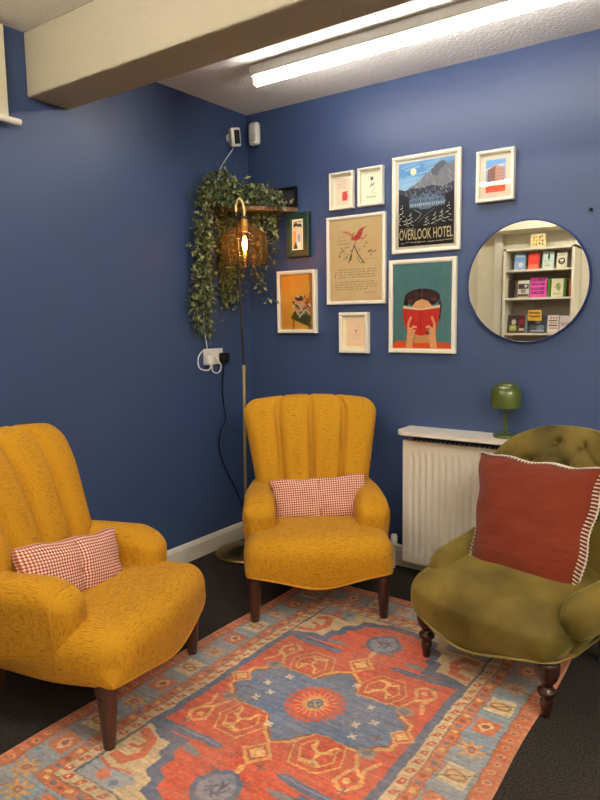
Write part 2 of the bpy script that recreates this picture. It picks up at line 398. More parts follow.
# ================================================================== RUG
def build_rug():
    W_, L_ = 1.25, 1.80; x0, y1 = .680, -.390
    RED, BLUE, CREAM, TAN = (198, 88, 64), (102, 118, 146), (206, 182, 142), (212, 158, 98)
    GREYB, ORG, NAVY, PINK = (140, 154, 166), (196, 112, 70), (90, 99, 122), (206, 132, 100)
    c = Canvas(W_, L_, .0032, ORG); cx, cy = W_ / 2, L_ / 2
    U0, V0 = c.U.copy(), c.V.copy(); sh = c.U.shape
    # a hand-knotted wobble
    c.U = c.U + noise2(sh, 14, 1) * .005 + noise2(sh, 4, 2) * .0022; c.V = c.V + noise2(sh, 14, 3) * .005 + noise2(sh, 4, 4) * .0022
    def Q(pts, col, a=1.0):      # mirrored into the four quarters
        for sx in (-1, 1):
            for sy in (-1, 1): c.poly([(cx + sx * x, cy + sy * y) for x, y in pts], col, a)
    def QL(pts, wd, col, a=1.0):
        for sx in (-1, 1):
            for sy in (-1, 1): c.line([(cx + sx * x, cy + sy * y) for x, y in pts], wd, col, a)
    def QE(x, y, rx, ry, col, a=1.0):
        for sx in ((-1, 1) if x else (1,)):
            for sy in ((-1, 1) if y else (1,)): c.ell(cx + sx * x, cy + sy * y, rx, ry, col, a)
    # --- outer borders
    c.rect(0, 0, W_, L_, (196, 120, 82))
    c.rect(.012, .012, W_ - .012, L_ - .012, (198, 104, 70))
    c.rect(.052, .052, W_ - .052, L_ - .052, (150, 106, 84))
    c.rect(.058, .058, W_ - .058, L_ - .058, GREYB)
    rr = random.Random(3)
    def along(fn, off, step, half_end):   # repeats fn(x,y) round a border at distance off from the edge
        n = int((W_ - 2 * off) / step); s = (W_ - 2 * off) / n
        for i in range(n): fn(off + (i + .5) * s, off, i, 0); fn(off + (i + .5) * s, L_ - off, i, 1)
        n = int((L_ - 2 * off) / step); s = (L_ - 2 * off) / n
        for i in range(n): fn(off, off + (i + .5) * s, i, 2); fn(W_ - off, off + (i + .5) * s, i, 3)
    along(lambda x, y, i, k: (c.ell(x, y, .013, .011, (214, 146, 96)), c.ell(x, y, .006, .005, (120, 96, 100))), .032, .042, 0)
    def motif(x, y, i, k):
        t = i % 3
        if t == 0:
            for a in range(8):
                an = a * PI / 4 + .2; c.line([(x, y), (x + .04 * math.cos(an), y + .036 * math.sin(an))], .012, (214, 160, 98))
            c.ell(x, y, .014, .013, (184, 98, 60)); c.ell(x, y, .006, .006, GREYB)
        elif t == 1:
            c.poly([(x - .036, y - .04), (x + .036, y - .04), (x + .04, y + .036), (x - .036, y + .04)], (204, 116, 78))
            c.poly([(x, y - .03), (x + .026, y), (x, y + .03), (x - .026, y)], (222, 186, 140)); c.ell(x, y, .012, .012, (160, 84, 58))
        else:
            c.poly([(x - .04, y - .044), (x + .04, y - .044), (x + .04, y + .044), (x - .04, y + .044)], (216, 196, 156))
            c.ell(x, y, .034, .022, (176, 126, 82)); c.ell(x, y, .022, .013, (222, 178, 122)); c.line([(x - .05, y - .03), (x + .05, y + .03)], .004, (120, 96, 84))
        c.line([(x - .06, y + .05), (x - .04, y + .02), (x - .055, y - .02)], .006, (186, 108, 76))
    along(motif, .112, .128, 0)
    for off, col in ((.164, (170, 100, 72)), (.168, (200, 118, 80))): c.rect(off, off, W_ - off, L_ - off, col)
    along(lambda x, y, i, k: c.ell(x, y, .011, .009, ((222, 176, 112), (120, 112, 128), (168, 74, 48))[i % 3]), .185, .034, 0)
    c.rect(.202, .202, W_ - .202, L_ - .202, (140, 100, 84)); c.rect(.206, .206, W_ - .206, L_ - .206, CREAM)
    along(lambda x, y, i, k: (c.poly([(x - .016, y - .012), (x + .004, y - .012), (x + .016, y + .012), (x - .004, y + .012)], (190, 88, 62)), c.ell(x, y, .004, .004, (220, 190, 150))), .224, .048, 0)
    c.rect(.243, .243, W_ - .243, L_ - .243, NAVY)
    # --- field, half extents .372 x .65
    fx, fy = .372, .652
    Q([(0, 0), (fx - .02, 0), (fx - .02, .36), (fx, .37), (fx, fy), (0, fy)], CREAM)
    # corner beasts in the cream ends
    for sx in (-1, 1):
        for sy in (-1, 1):
            P = lambda pts: [(cx + sx * x, cy + sy * y) for x, y in pts]
            c.line(P([(.355, .42), (.30, .43), (.275, .50), (.30, .55), (.345, .54)]), .03, (200, 104, 72)); c.line(P([(.30, .43), (.31, .48), (.34, .485)]), .016, (200, 104, 72))
            c.poly(P([(.372, .57), (.30, .585), (.23, .57), (.20, .60), (.23, .655), (.372, .655)]), (152, 160, 168))
            c.line(P([(.372, .575), (.30, .59), (.24, .575)]), .01, (200, 104, 72)); c.ell(*P([(.30, .62)])[0], .022, .02, (206, 112, 78)); c.ell(*P([(.245, .625)])[0], .012, .012, (110, 116, 140))
    c.rect(cx - .13, cy - .66, cx + .13, cy - .648, (150, 120, 110)); c.rect(cx - .13, cy + .648, cx + .13, cy + .66, (150, 120, 110))
    # red field with stepped end lobes, a navy saw-tooth rim
    lobe = [(0, 0), (.368, 0), (.368, .372), (.285, .405), (.235, .40), (.235, .46), (.205, .47), (.205, .53), (.165, .55), (.16, .60), (.105, .615), (.05, .635), (0, .635)]
    Q(lobe, NAVY); QL(lobe[2:], .012, NAVY)
    for i in range(40):
        t = i / 39; j = 3 + t * 8.99; k = min(int(j), 11); f = j - k
        x = lobe[k][0] * (1 - f) + lobe[k + 1][0] * f; y = lobe[k][1] * (1 - f) + lobe[k + 1][1] * f
        QE(x, y, .009, .009, NAVY)
    red = [(0, 0), (.352, 0), (.352, .350), (.280, .375), (.205, .37), (.205, .44), (.18, .45), (.18, .51), (.14, .53), (.135, .575), (.09, .59), (.05, .61), (0, .61)]
    Q(red, RED)
    # navy side bars with grey tips
    Q([(.35, .375), (.35, .335), (.12, .325), (.10, .34), (.12, .355)], NAVY); QL([(.12, .34), (.30, .345)], .006, (120, 128, 150))
    Q([(.20, .385), (.15, .39), (.11, .40), (.15, .415), (.20, .41)], (124, 126, 130))
    # end medallions
    for sy in (-1, 1):
        P = lambda pts: [(cx + x, cy + sy * y) for x, y in pts]
        c.poly(P([(0, .395), (.055, .43), (.075, .48), (.055, .525), (0, .565), (-.055, .525), (-.075, .48), (-.055, .43)]), NAVY)
        c.poly(P([(0, .415), (.042, .442), (.056, .48), (.042, .515), (0, .545), (-.042, .515), (-.056, .48), (-.042, .442)]), (128, 130, 144))
        for k in range(7):
            a = k * 2.3; c.line(P([(.03 * math.cos(a), .48 + .03 * math.sin(a)), (.012 * math.cos(a + 1.2), .48 + .012 * math.sin(a + 1.2))]), .008, (82, 84, 104))
        c.line(P([(0, .37), (0, .40)]), .02, TAN)
    # blue cross-star and its tan outline
    star = [(0, .225), (.045, .19), (.075, .135), (.12, .125), (.245, .125), (.262, .08), (.30, .06), (.30, 0), (0, 0)]
    Q([(x * 1.05 + (.008 if x else 0), y * 1.06 + (.008 if y else 0)) for x, y in star], TAN); Q([(x * 1.02 + (.003 if x else 0), y * 1.025 + (.003 if y else 0)) for x, y in star], (150, 84, 60)); Q(star, BLUE)
    # red hexagons that bite into the star, outlined in tan, with beasts
    hexa = [(.085, .125), (.06, .20), (.10, .285), (.19, .285), (.235, .215), (.20, .125)]
    Q(hexa, TAN); Q([(.090, .131), (.067, .20), (.104, .279), (.187, .279), (.228, .214), (.197, .131)], (186, 84, 56)); Q([(.093, .134), (.071, .20), (.107, .276), (.185, .276), (.224, .213), (.195, .134)], RED)
    QL([(.108, .150), (.090, .20), (.118, .258), (.178, .258), (.206, .212), (.188, .150)], .006, TAN)
    QL([(.12, .18), (.15, .20), (.185, .185)], .012, (226, 176, 112)); QL([(.15, .20), (.15, .245), (.12, .25)], .014, (226, 176, 112)); QL([(.15, .235), (.18, .25)], .012, (226, 176, 112)); QL([(.13, .19), (.115, .155)], .01, (226, 176, 112)); QL([(.17, .19), (.18, .155)], .01, (226, 176, 112))
    # hooked tan brackets outside the hexagons
    QL([(.245, .15), (.27, .20), (.245, .27), (.285, .30), (.315, .25), (.295, .19), (.315, .14)], .013, TAN); QL([(.27, .20), (.30, .22)], .012, (226, 176, 112)); QE(.278, .255, .012, .012, (226, 176, 112))
    QE(.265, .125, .03, .026, (150, 132, 118)); QE(.265, .125, .016, .014, (112, 112, 118))
    # little lamps of tan at the star's tips
    for x, y in ((0, .30), (.315, 0)):
        for s in (-1, 1):
            p = (cx + s * x, cy + s * y); k = 1 if y else .8
            c.poly([(p[0], p[1] - .06 * k), (p[0] + .055 * k, p[1]), (p[0], p[1] + .06 * k), (p[0] - .055 * k, p[1])], TAN)
            c.poly([(p[0], p[1] - .044 * k), (p[0] + .04 * k, p[1]), (p[0], p[1] + .044 * k), (p[0] - .04 * k, p[1])], (190, 92, 62))
            c.poly([(p[0], p[1] - .03 * k), (p[0] + .03 * k, p[1]), (p[0], p[1] + .03 * k), (p[0] - .03 * k, p[1])], (226, 180, 120))
    # small flowers and crosses
    for x, y in ((.165, .085), (.21, .02), (.165, -.02), (-.165, .085), (-.21, .02), (-.165, -.03), (.19, -.075), (-.19, -.075), (.06, .17), (-.06, -.17)):
        for a in range(4):
            an = PI / 4 + a * PI / 2; c.line([(cx + x, cy + y), (cx + x + .012 * math.cos(an), cy + y + .012 * math.sin(an))], .009, (206, 192, 170))
    for x, y in ((.05, .345), (.255, .04), (.06, .42), (.29, .30)): QL([(x - .016, y), (x + .016, y)], .005, (116, 84, 86)); QL([(x, y - .016), (x, y + .016)], .005, (116, 84, 86))
    # sunburst
    c.ell(cx, cy, .076, .080, RED)
    for a in range(20):
        an = a * PI / 10; c.line([(cx, cy), (cx + .092 * math.cos(an), cy + .096 * math.sin(an))], .022, RED)
    for a in range(20):
        an = a * PI / 10; c.line([(cx + .04 * math.cos(an), cy + .04 * math.sin(an)), (cx + .07 * math.cos(an), cy + .073 * math.sin(an))], .005, (226, 136, 92))
    c.ell(cx, cy, .046, .047, (220, 142, 88)); c.ell(cx, cy, .036, .037, TAN); c.ell(cx, cy, .026, .027, NAVY); c.ell(cx, cy, .020, .020, (176, 152, 124))
    for a in range(4): c.ell(cx + .013 * math.cos(a * PI / 2), cy + .013 * math.sin(a * PI / 2), .009, .006, NAVY)
    # wear: streaks along the weft, speckle, faded patches
    streak = noise2(sh, 3, 9) * .5; st = np.repeat(noise2((sh[0], max(2, sh[1] // 14 + 2)), 2, 10), 14, 1)[:, :sh[1]]
    k = 1 + .10 * st + .07 * streak + .08 * noise2(sh, 60, 11) + .17 * (np.random.RandomState(5).rand(*sh) - .5) + .08 * noise2(sh, 2.5, 21)
    c.c *= k[..., None]; fade = np.clip(.15 + .14 * noise2(sh, 40, 12) + .13 * noise2(sh, 5, 13), 0, .4)[..., None]
    c.c = c.c * (1 - fade) + np.array([190, 156, 138]) / 255 * fade
    c.U, c.V = U0, V0
    edge = np.minimum(np.minimum(U0, W_ - U0), np.minimum(V0, L_ - V0))
    wave = .004 * np.sin(V0 * 9 + 1)
    o = c.mesh('patterned_rug', M['rug'], lambda U, V: (x0 + U + wave * (np.abs(U - cx) / cx), y1 - L_ + V, np.where(edge < .001, .0005, .006)))
    o.data.polygons.foreach_set('use_smooth', [True] * len(o.data.polygons))
    tag(o, 'faded red and blue medallion rug lying on the dark carpet between the armchairs', 'rug')
build_rug()

# ================================================================== MUSTARD ARMCHAIRS
def turned_leg(prof, seg=20): return lathe(bmesh.new(), prof, seg)
def yellow_chair():
    t = thing('mustard_armchair', '', 'armchair')
    def seat(x, y, z):
        x = boxy(x, .310, .075, z, .089); y = boxy(y, .296, .075, z, .089)
        fr = sm(-y, -.05, .28); a = x / .31
        if z < 0: z += (-z / .089) * (.022 - .042 * math.exp(-(x / .16) ** 2)) * (.25 + .75 * fr)
        else: z += (.018 * (1 - a * a) * (1 - (y / .30) ** 2) - .02 * sm(y, -.1, .29)) * sm(z, 0, .08)
        yy = y - .030 * math.cos(PI / 2 * a) * fr + .012 * abs(a) ** 5 * fr
        xx = x * (1 - .16 * sm(y, -.15, .29)) * (1 + .02 * fr)
        return (xx, yy + .235, z + .273)
    obj('seat', rbox(.310, .296, .089, .075, (30, 28, 16), seat), M['mustard'], t)
    bm = bmesh.new(); pts = []
    for i in range(25):
        a = -1 + 2 * i / 24; x = .290 * a; z = .183 + .022 - .042 * math.exp(-(x / .16) ** 2) + .004
        pts.append((x * 1.02, .235 - .296 + .008 - .030 * math.cos(PI / 2 * x / .31) + .016 * a ** 6, z + .003))
    obj('piping', tube(bm, pts, .004, 6), M['mustard_pipe'], t)
    for s in (-1, 1):
        def arm(x, y, z):
            f = sm(-y, .02, .25)
            zz = z - (.04 * sm(-y, .13, .246)) * sm(z, -.05, .19)
            xx = x * (1 - .12 * sm(-z, -.05, .19)) + s * (.012 * sm(z, -.19, .16)) - s * .02 * sm(y, .0, .25)
            return (s * .240 + xx, y + .343 + .012 * sm(-z, .0, .19) * f, zz + .352)
        a = obj('arm', rbox(.072, .246, .146, .066, (14, 28, 22), arm), M['mustard'], t)
        bm = bmesh.new(); pts = []
        for i in range(25):      # piped seam round the front of the arm
            an = PI * 1.0 * i / 24; pts.append(arm(.072 * math.cos(an), -.196, .072 + .074 * math.sin(an)))
        pts = [arm(.0722, -.196, k) for k in (-.125, -.05, .01)] + pts + [arm(-.0722, -.196, k) for k in (.01, -.05, -.125)]
        obj('arm_piping', tube(bm, pts, .0022, 6), M['mustard_pipe'], a)
    def back(a, tt, side):
        z = .20 + .675 * tt
        w = .240 + .022 * sm(z, .2, .45) + .066 * max(0, min(1, (z - .45) / .36))
        R_ = .075; zt = .875 - z
        if zt < R_: w = w - R_ + math.sqrt(max(0, R_ * R_ - (R_ - zt) ** 2)) * 1.0
        seam = sum(math.exp(-((a - q) / .035) ** 2) for q in (-.5, 0.0, .5))
        up = sm(z, .40, .50)
        bulge = .022 * abs(math.cos(PI * 2 * a)) ** .0 * (1 - .0)
        ed = max(0.0, 1 - abs(a) ** 8) ** .5 * max(0.0, 1 - tt ** 14) ** .5
        lean = .40 + .20 * ((z - .30) / .575) + .02 * sm(z, .7, .875)
        th = (.115 - .03 * tt) * ed
        pad = .030 * (1 - (2 * abs(((a + 1) * 2) % 1 - .5)) ** 2.4) * up
        y = lean - th * .55 - pad * ed + .024 * seam * up * ed - .02 * abs(a) ** 2.5 if side == 0 else lean + th * .55 + .02 * (1 - a * a) - .02 * abs(a) ** 2.5
        zz = z + .016 * (1 - a * a) * sm(tt, .6, 1) - .008 * seam * sm(tt, .9, 1)
        return (a * w, y, zz)
    obj('backrest', sheet_pair(110, 40, back), M['mustard'], t)
    prof = [(.0335, .222), (.0345, .188), (.033, .176), (.026, .172), (.029, .164), (.026, .156), (.0285, .146), (.0245, .09), (.0185, .012), (.0165, 0)]
    for s in (-1, 1):
        l = obj('leg', lathe(bmesh.new(), prof, 24, (s * .272, 0.005, 0)), M['wood_red'], t, angle=50)
    for s in (-1, 1):
        bm = bmesh.new(); tube(bm, [(s * .21, .42, .25), (s * .205, .45, .12), (s * .20, .49, -.006)], .02, 4, [.030, .024, .018]); obj('leg', bm, M['wood_red'], t, smooth=False)
    obj('underside', nb(-.21, .21, .06, .46, .215, .24), M['black'], t, smooth=False)
    return t
YC = yellow_chair(); YC.location = (.975, -.768, .006); YC.rotation_euler.z = math.radians(37.7)
YC['label'] = 'mustard armchair in the corner beside the floor lamp and the radiator'; YC['group'] = 'mustard armchairs'
YL = copy_tree(YC); YL.scale.x = 1.07; YL.location = (.831, -1.546, .006); YL.rotation_euler.z = math.radians(109.8)
YL['label'] = 'mustard armchair in the left foreground, cut off by the left edge of the photo'

# ================================================================== CUSHIONS
def pillow(w_, h_, t_, nx, nz, pinch=0.0, uv=True, wrinkle=0.0, seed=0, corner=.04):
    bm = bmesh.new(); ul = bm.loops.layers.uv.new('uv'); G = []; r = random.Random(seed)
    ph = [r.uniform(0, 6.28) for _ in range(8)]
    def co(a, b, side):
        th = t_ / 2 * (max(0, 1 - abs(a) ** 3.2) * max(0, 1 - abs(b) ** 3.2)) ** .55
        if pinch: th *= 1 - pinch * math.exp(-(a * w_ / 2 / .018) ** 2)
        x = a * w_ / 2 * (1 - corner * (1 - b * b)); z = b * h_ / 2 * (1 - corner * (1 - a * a) - (pinch * .10 * math.exp(-(a * w_ / 2 / .03) ** 2)))
        if wrinkle:
            e = (1 - a * a) * (1 - b * b)
            th += wrinkle * (math.sin(7 * a + 5 * b + ph[0]) * .5 + math.sin(-9 * a + 11 * b + ph[1]) * .35 + math.sin(15 * b - 6 * a * b + ph[2]) * .3) * e ** .5
            z += wrinkle * .8 * math.sin(9 * a + ph[3]) * abs(b) ** 4; x += wrinkle * .8 * math.sin(9 * b + ph[4]) * abs(a) ** 4
        return (x, -th if side == 0 else th, z)
    A = [[math.sin(PI / 2 * (-1 + 2 * i / nx)) * .5 + .5 * (-1 + 2 * i / nx) for i in range(nx + 1)], [math.sin(PI / 2 * (-1 + 2 * j / nz)) * .5 + .5 * (-1 + 2 * j / nz) for j in range(nz + 1)]]
    for side in (0, 1):
        g = [[None] * (nx + 1) for _ in range(nz + 1)]
        for j in range(nz + 1):
            for i in range(nx + 1):
                rim = i in (0, nx) or j in (0, nz)
                g[j][i] = G[0][j][i] if (side and rim) else bm.verts.new(co(A[0][i], A[1][j], side))
        G.append(g)
        for j in range(nz):
            for i in range(nx):
                vs = [(j, i), (j, i + 1), (j + 1, i + 1), (j + 1, i)]
                if side: vs = vs[::-1]
                f = bm.faces.new([g[q][p] for q, p in vs])
                for lp, (q, p) in zip(f.loops, vs): lp[ul].uv = (A[0][p] * w_ / 2 + 5.003, A[1][q] * h_ / 2 + 5.003)
    return bm
def place(o, chair, loc, rx=0, ry=0, rz=0):
    Mx = Matrix.Translation(chair.location) @ Matrix.Rotation(chair.rotation_euler.z, 4, 'Z') @ Matrix.Translation(loc) @ Matrix.Rotation(math.radians(rz), 4, 'Z') @ Matrix.Rotation(math.radians(ry), 4, 'Y') @ Matrix.Rotation(math.radians(rx), 4, 'X')
    o.matrix_world = Mx
def lumbar(label, chair, loc, rx, ry, rz, seed):
    t = thing('gingham_cushion', label, 'cushion', group='red and white checked lumbar cushions')
    obj('cover', pillow(.45, .215, .125, 44, 24, pinch=.22, wrinkle=.004, seed=seed, corner=.05), M['gingham'], t)
    bm = bmesh.new(); tube(bm, [(0, -.046 + .02 * abs(b) ** 3 - (.0 if abs(b) < .9 else 0), b * .098) for b in [-.85 + .17 * k for k in range(11)]], .002, 6)
    obj('centre_seam', bm, M['gingham_seam'], t)
    place(t, chair, loc, rx, ry, rz)
M['gingham_seam'] = mat('red_thread', srgb(150, 70, 54), 0.9)
lumbar('red and white checked cushion on the mustard armchair in the corner', YC, (.025, .315, .432), -18, -3, 0, 1)
lumbar('red and white checked cushion on the left foreground mustard armchair', YL, (-.045, .275, .438), -18, 8, -12, 2)

# ================================================================== OLIVE TUFTED CHAIR
def olive_chair():
    t = thing('olive_velvet_chair', 'low olive green velvet button-back chair with turned dark legs, in front of the radiator', 'armchair')
    def zb(x): return .200 - .052 * math.exp(-((x + .02) / .17) ** 2)
    def seat(x, y, z):
        x = boxy(x, .298, .08, z, .087, .4); y = boxy(y, .31, .08, z, .087, .4)
        fr = sm(-y, -.05, .28); a = x / .32
        if z < 0: z += (-z / .085) * (.02 - .055 * math.exp(-((x + .02) / .17) ** 2)) * (.2 + .8 * fr)
        else: z += (.03 * (1 - a * a) * (1 - (y / .31) ** 2) + .03 * sm(y, -.2, .2) - .02 * sm(-y, .15, .31)) * sm(z, 0, .075)
        return (x * (1 - .14 * sm(y, -.15, .3)) * (1 + .015 * fr), y - .028 * math.cos(PI / 2 * a) * fr + .255 + .03 * abs(a) ** 4 * fr, z + .262)
    st = obj('seat', rbox(.298, .31, .087, .08, (34, 30, 16), seat), M['olive'], t)
    pts = []
    for i in range(29):
        a = -1 + 2 * i / 28; x = .285 * a
        pts.append((x * 1.015, .255 - .31 + .016 - .028 * math.cos(PI / 2 * x / .32) + .045 * a ** 6, .262 - .087 + .012 + .02 - .055 * math.exp(-((x + .02) / .17) ** 2)))
    obj('piping', tube(bmesh.new(), [(-.28, .30, .19), (-.296, .1, .195)] + pts + [(.296, .1, .195), (.28, .30, .19)], .0048, 8), M['olive_pipe'], t)
    BT = [(-.105, .775), (0, .775 + .0), (.105, .775), (-.16, .69), (-.053, .69), (.053, .69), (.16, .69), (-.105, .605), (0, .605), (.105, .605), (-.2, .60), (.2, .60), (-.053, .52), (.053, .52)]
    BT = [(-.052, .77), (.052, .77), (-.155, .69), (0, .69), (.155, .69), (-.23, .61), (-.08, .61), (.08, .61), (.23, .61), (-.155, .53), (0, .53), (.155, .53)]
    def lean(z): return .42 + .20 * ((z - .28) / .555)
    def back(a, tt, side):
        z = .22 + .615 * tt
        w = .255 + .075 * sm(z, .3, .62); zc = .60
        if z > zc: w = .33 * math.sqrt(max(0.0, 1 - ((z - zc) / .243) ** 2.2)) + .0
        x = a * w
        e = max(0.0, 1 - abs(a) ** 6) ** .5 * max(0.0, 1 - tt ** 16) ** .5
        th = .10 - .025 * tt; y0 = lean(z)
        if side: return (x, y0 + th * .5 * e - .04 * abs(a) ** 2.5, z)
        d = 0.0
        for bx, bz in BT:
            r2 = (x - bx) ** 2 + (z - bz) ** 2; d += .022 * math.exp(-r2 / (.022 ** 2)) + .010 * math.exp(-r2 / (.05 ** 2))
        for i, (bx, bz) in enumerate(BT):      # pleats that run from button to button
            for cx_, cz_ in BT[i + 1:]:
                L = math.hypot(cx_ - bx, cz_ - bz)
                if L < .14 and abs(cz_ - bz) > .03:
                    tq = max(0, min(1, ((x - bx) * (cx_ - bx) + (z - bz) * (cz_ - bz)) / L / L)); q = (x - bx - tq * (cx_ - bx)) ** 2 + (z - bz - tq * (cz_ - bz)) ** 2
                    d += .008 * math.exp(-q / (.010 ** 2))
        return (x, y0 - (th * .5 + .022) * e + d * e - .05 * abs(a) ** 2.5, z)
    bk = obj('backrest', sheet_pair(80, 64, back), M['olive'], t)
    for bx, bz in BT:
        yb = lean(bz) - .05 - .022 + .02 - .05 * (abs(bx) / .33) ** 2.5
        bm = bmesh.new(); bmesh.ops.create_uvsphere(bm, u_segments=12, v_segments=8, radius=.010); bmesh.ops.scale(bm, vec=(1, .55, 1), verts=bm.verts); bmesh.ops.translate(bm, vec=(bx, yb, bz), verts=bm.verts)
        obj('button', bm, M['olive'], bk)
    for s in (-1, 1):
        path = spline([(s * .258 + .040, .030, .325), (s * .260 + .041, .05, .328), (s * .268 + .045, .10, .335), (s * .280 + .045, .20, .342), (s * .288 + .033, .32, .348), (s * .28 + .01, .43, .37), (s * .265, .50, .42)], 10)
        cum = [0.0]
        for p0, p1 in zip(path, path[1:]): cum.append(cum[-1] + (p1 - p0).length)
        rad = [.062 * math.sqrt(max(.002, 1 - max(0, (.07 - d) / .07) ** 2)) + .004 * math.sin(d * 8) for d in cum]
        a = obj('arm', tube(bmesh.new(), path, .05, 24, rad, ell=(.78, 1.22)), M['olive'], t)
        def panel(x, y, z):
            return (s * (.248 + .022 * sm(z, -.12, .1)) + .03 * sm(-y, -.1, .2) + x, y + .31, z + .292)
        obj('arm_panel', rbox(.022, .225, .095, .02, (6, 20, 12), panel), M['olive'], t)
        for q in (22, 40):
            bm = bmesh.new(); bmesh.ops.create_uvsphere(bm, u_segments=12, v_segments=8, radius=.009); p = path[q]; bmesh.ops.translate(bm, vec=(p[0] - s * .051, p[1] - .01, p[2] + .012), verts=bm.verts); obj('button', bm, M['olive'], a)
    prof = [(.034, .19), (.038, .178), (.0385, .165), (.037, .145), (.031, .125), (.020, .110), (.017, .103), (.021, .097), (.0295, .088), (.030, .078), (.022, .069), (.016, .064), (.0195, .057), (.021, .045), (.0165, .022), (.0145, .008), (.014, 0)]
    for s in (-1, 1): obj('leg', lathe(bmesh.new(), prof, 28, (s * .246, .03, 0)), M['wood_dark'], t)
    for s in (-1, 1):
        bm = bmesh.new(); tube(bm, [(s * .22, .42, .24), (s * .215, .45, .12), (s * .205, .49, .03)], .02, 4, [.03, .024, .018]); l = obj('leg', bm, M['wood_dark'], t, smooth=False)
        bm = bmesh.new(); tube(bm, [(s * .205 - .012, .492, .012), (s * .205 + .012, .492, .012)], .018, 16); obj('castor', bm, M['white_plastic'], l, angle=40)
    obj('underside', nb(-.22, .22, .06, .44, .19, .22), M['black'], t, smooth=False)
    return t
OC = olive_chair(); OC.location = (1.704, -.892, .006); OC.rotation_euler.z = math.radians(-16)

def rust_cushion():
    t = thing('rust_cushion', 'square rust orange cushion with white blanket-stitched edge, leaning on the olive velvet chair', 'cushion')
    w_, h_ = .50, .47
    def settle(bm):      # its foot is squeezed between the arms
        for v in bm.verts:
            k = .5 - v.co.z / h_; v.co.x = v.co.x * (1 - .20 * k) + .045 * k
        return bm
    obj('cover', settle(pillow(w_, h_, .17, 40, 40, wrinkle=.006, seed=5, corner=.045)), M['rust'], t)
    bm = bmesh.new(); r = random.Random(5); ph = [r.uniform(0, 6.28) for _ in range(8)]
    def rim(a, b):
        x = a * w_ / 2 * (1 - .045 * (1 - b * b)); z = b * h_ / 2 * (1 - .045 * (1 - a * a))
        z += .006 * .8 * math.sin(9 * a + ph[3]) * abs(b) ** 4; x += .006 * .8 * math.sin(9 * b + ph[4]) * abs(a) ** 4
        return Vector((x, 0, z))
    loop = []
    N = 34
    for k in range(4 * N):
        s, f = divmod(k, N); f = -1 + 2 * f / N
        loop.append(rim(*[(f, 1), (1, -f), (-f, -1), (-1, f)][s]))
    tube(bm, loop, .0032, 6, closed=True)
    for p in loop:
        d = -p.normalized() * .013
        for sy in (-1, 1): tube(bm, [p, p + d * .5 + Vector((0, sy * .023, 0)), p + d + Vector((0, sy * .036, 0))], .0028, 5)
    obj('blanket_stitch_trim', settle(bm), M['stitch'], t)
    place(t, OC, (-.02, .30, .520), -26, 0, 5)
rust_cushion()
# ================================================================== FRAMED PICTURES ON THE BACK WALL
def ring(bm, loops):
    rows = [[bm.verts.new(p) for p in lp] for lp in loops]
    for a, b in zip(rows, rows[1:]):
        for i in range(4): bm.faces.new((a[i], a[(i + 1) % 4], b[(i + 1) % 4], b[i]))
def picture(name, label, x0, x1, z0, z1, fw, mount, paint, fm=None, depth=.024, rec=.012, group=None, res=.0014, tilt=0.0, print_rect=None):
    w_, h_ = x1 - x0, z1 - z0
    t = thing(name, label, 'picture', ((x0 + x1) / 2, 0, z0), 0, group); t.rotation_euler.y = math.radians(tilt)
    def lp(i, y): return [(-w_ / 2 + i, y, i), (w_ / 2 - i, y, i), (w_ / 2 - i, y, h_ - i), (-w_ / 2 + i, y, h_ - i)]
    bm = bmesh.new(); yf = -depth
    ring(bm, [lp(.001, -.001), lp(0, -.004), lp(0, yf + .003), lp(.003, yf), lp(fw * .72, yf), lp(fw * .80, yf + .003), lp(fw, yf + .004), lp(fw, yf + rec + .001)])
    obj('frame', bm, fm or M['white_frame'], t, smooth=False)
    obj('backing', nb(-w_ / 2 + .004, w_ / 2 - .004, yf + rec + .0008, -.001, .004, h_ - .004), M['mount'], t, smooth=False)
    i = fw - .001
    if mount:
        bm = bmesh.new(); m_ = fw + mount
        ring(bm, [lp(i, yf + rec), lp(m_ - .002, yf + rec), lp(m_, yf + rec + .0006)]); obj('mount', bm, M['mount'], t, smooth=False)
    else: m_ = i
    cw, ch = w_ - 2 * m_, h_ - 2 * m_
    c = Canvas(cw, ch, res, (230, 215, 190)); paint(c, cw, ch); c.c = np.clip(c.c * 1.13, 0, .97)
    c.mesh('print', M['paint'], lambda U, V: (U - cw / 2, np.full_like(U, yf + rec + .0004), V + m_), t)
    bm = bmesh.new(); v = [bm.verts.new(p) for p in lp(i, yf + .0065)]; bm.faces.new(v); obj('glass', bm, M['pane'], t, smooth=False)
    return t
def S(c, w_, h_):      # helpers in unit coordinates
    return (lambda pts, col, a=1.0: c.poly([(x * w_, y * h_) for x, y in pts], col, a), lambda pts, wd, col, a=1.0: c.line([(x * w_, y * h_) for x, y in pts], wd, col, a),
            lambda x, y, rx, ry, col, a=1.0: c.ell(x * w_, y * h_, rx * w_, ry * h_, col, a), lambda x0, y0, x1, y1, col, a=1.0: c.rect(x0 * w_, y0 * h_, x1 * w_, y1 * h_, col, a))
def scrawl(L, r, x0, x1, y, wd, col, amp=.006, a=.8):
    x = x0
    while x < x1 - .02:
        n = r.uniform(.03, .09); pts = [(min(x + k * n / 5, x1), y + r.uniform(-amp, amp)) for k in range(6)]; L(pts, wd, col, a); x += n + r.uniform(.015, .03)

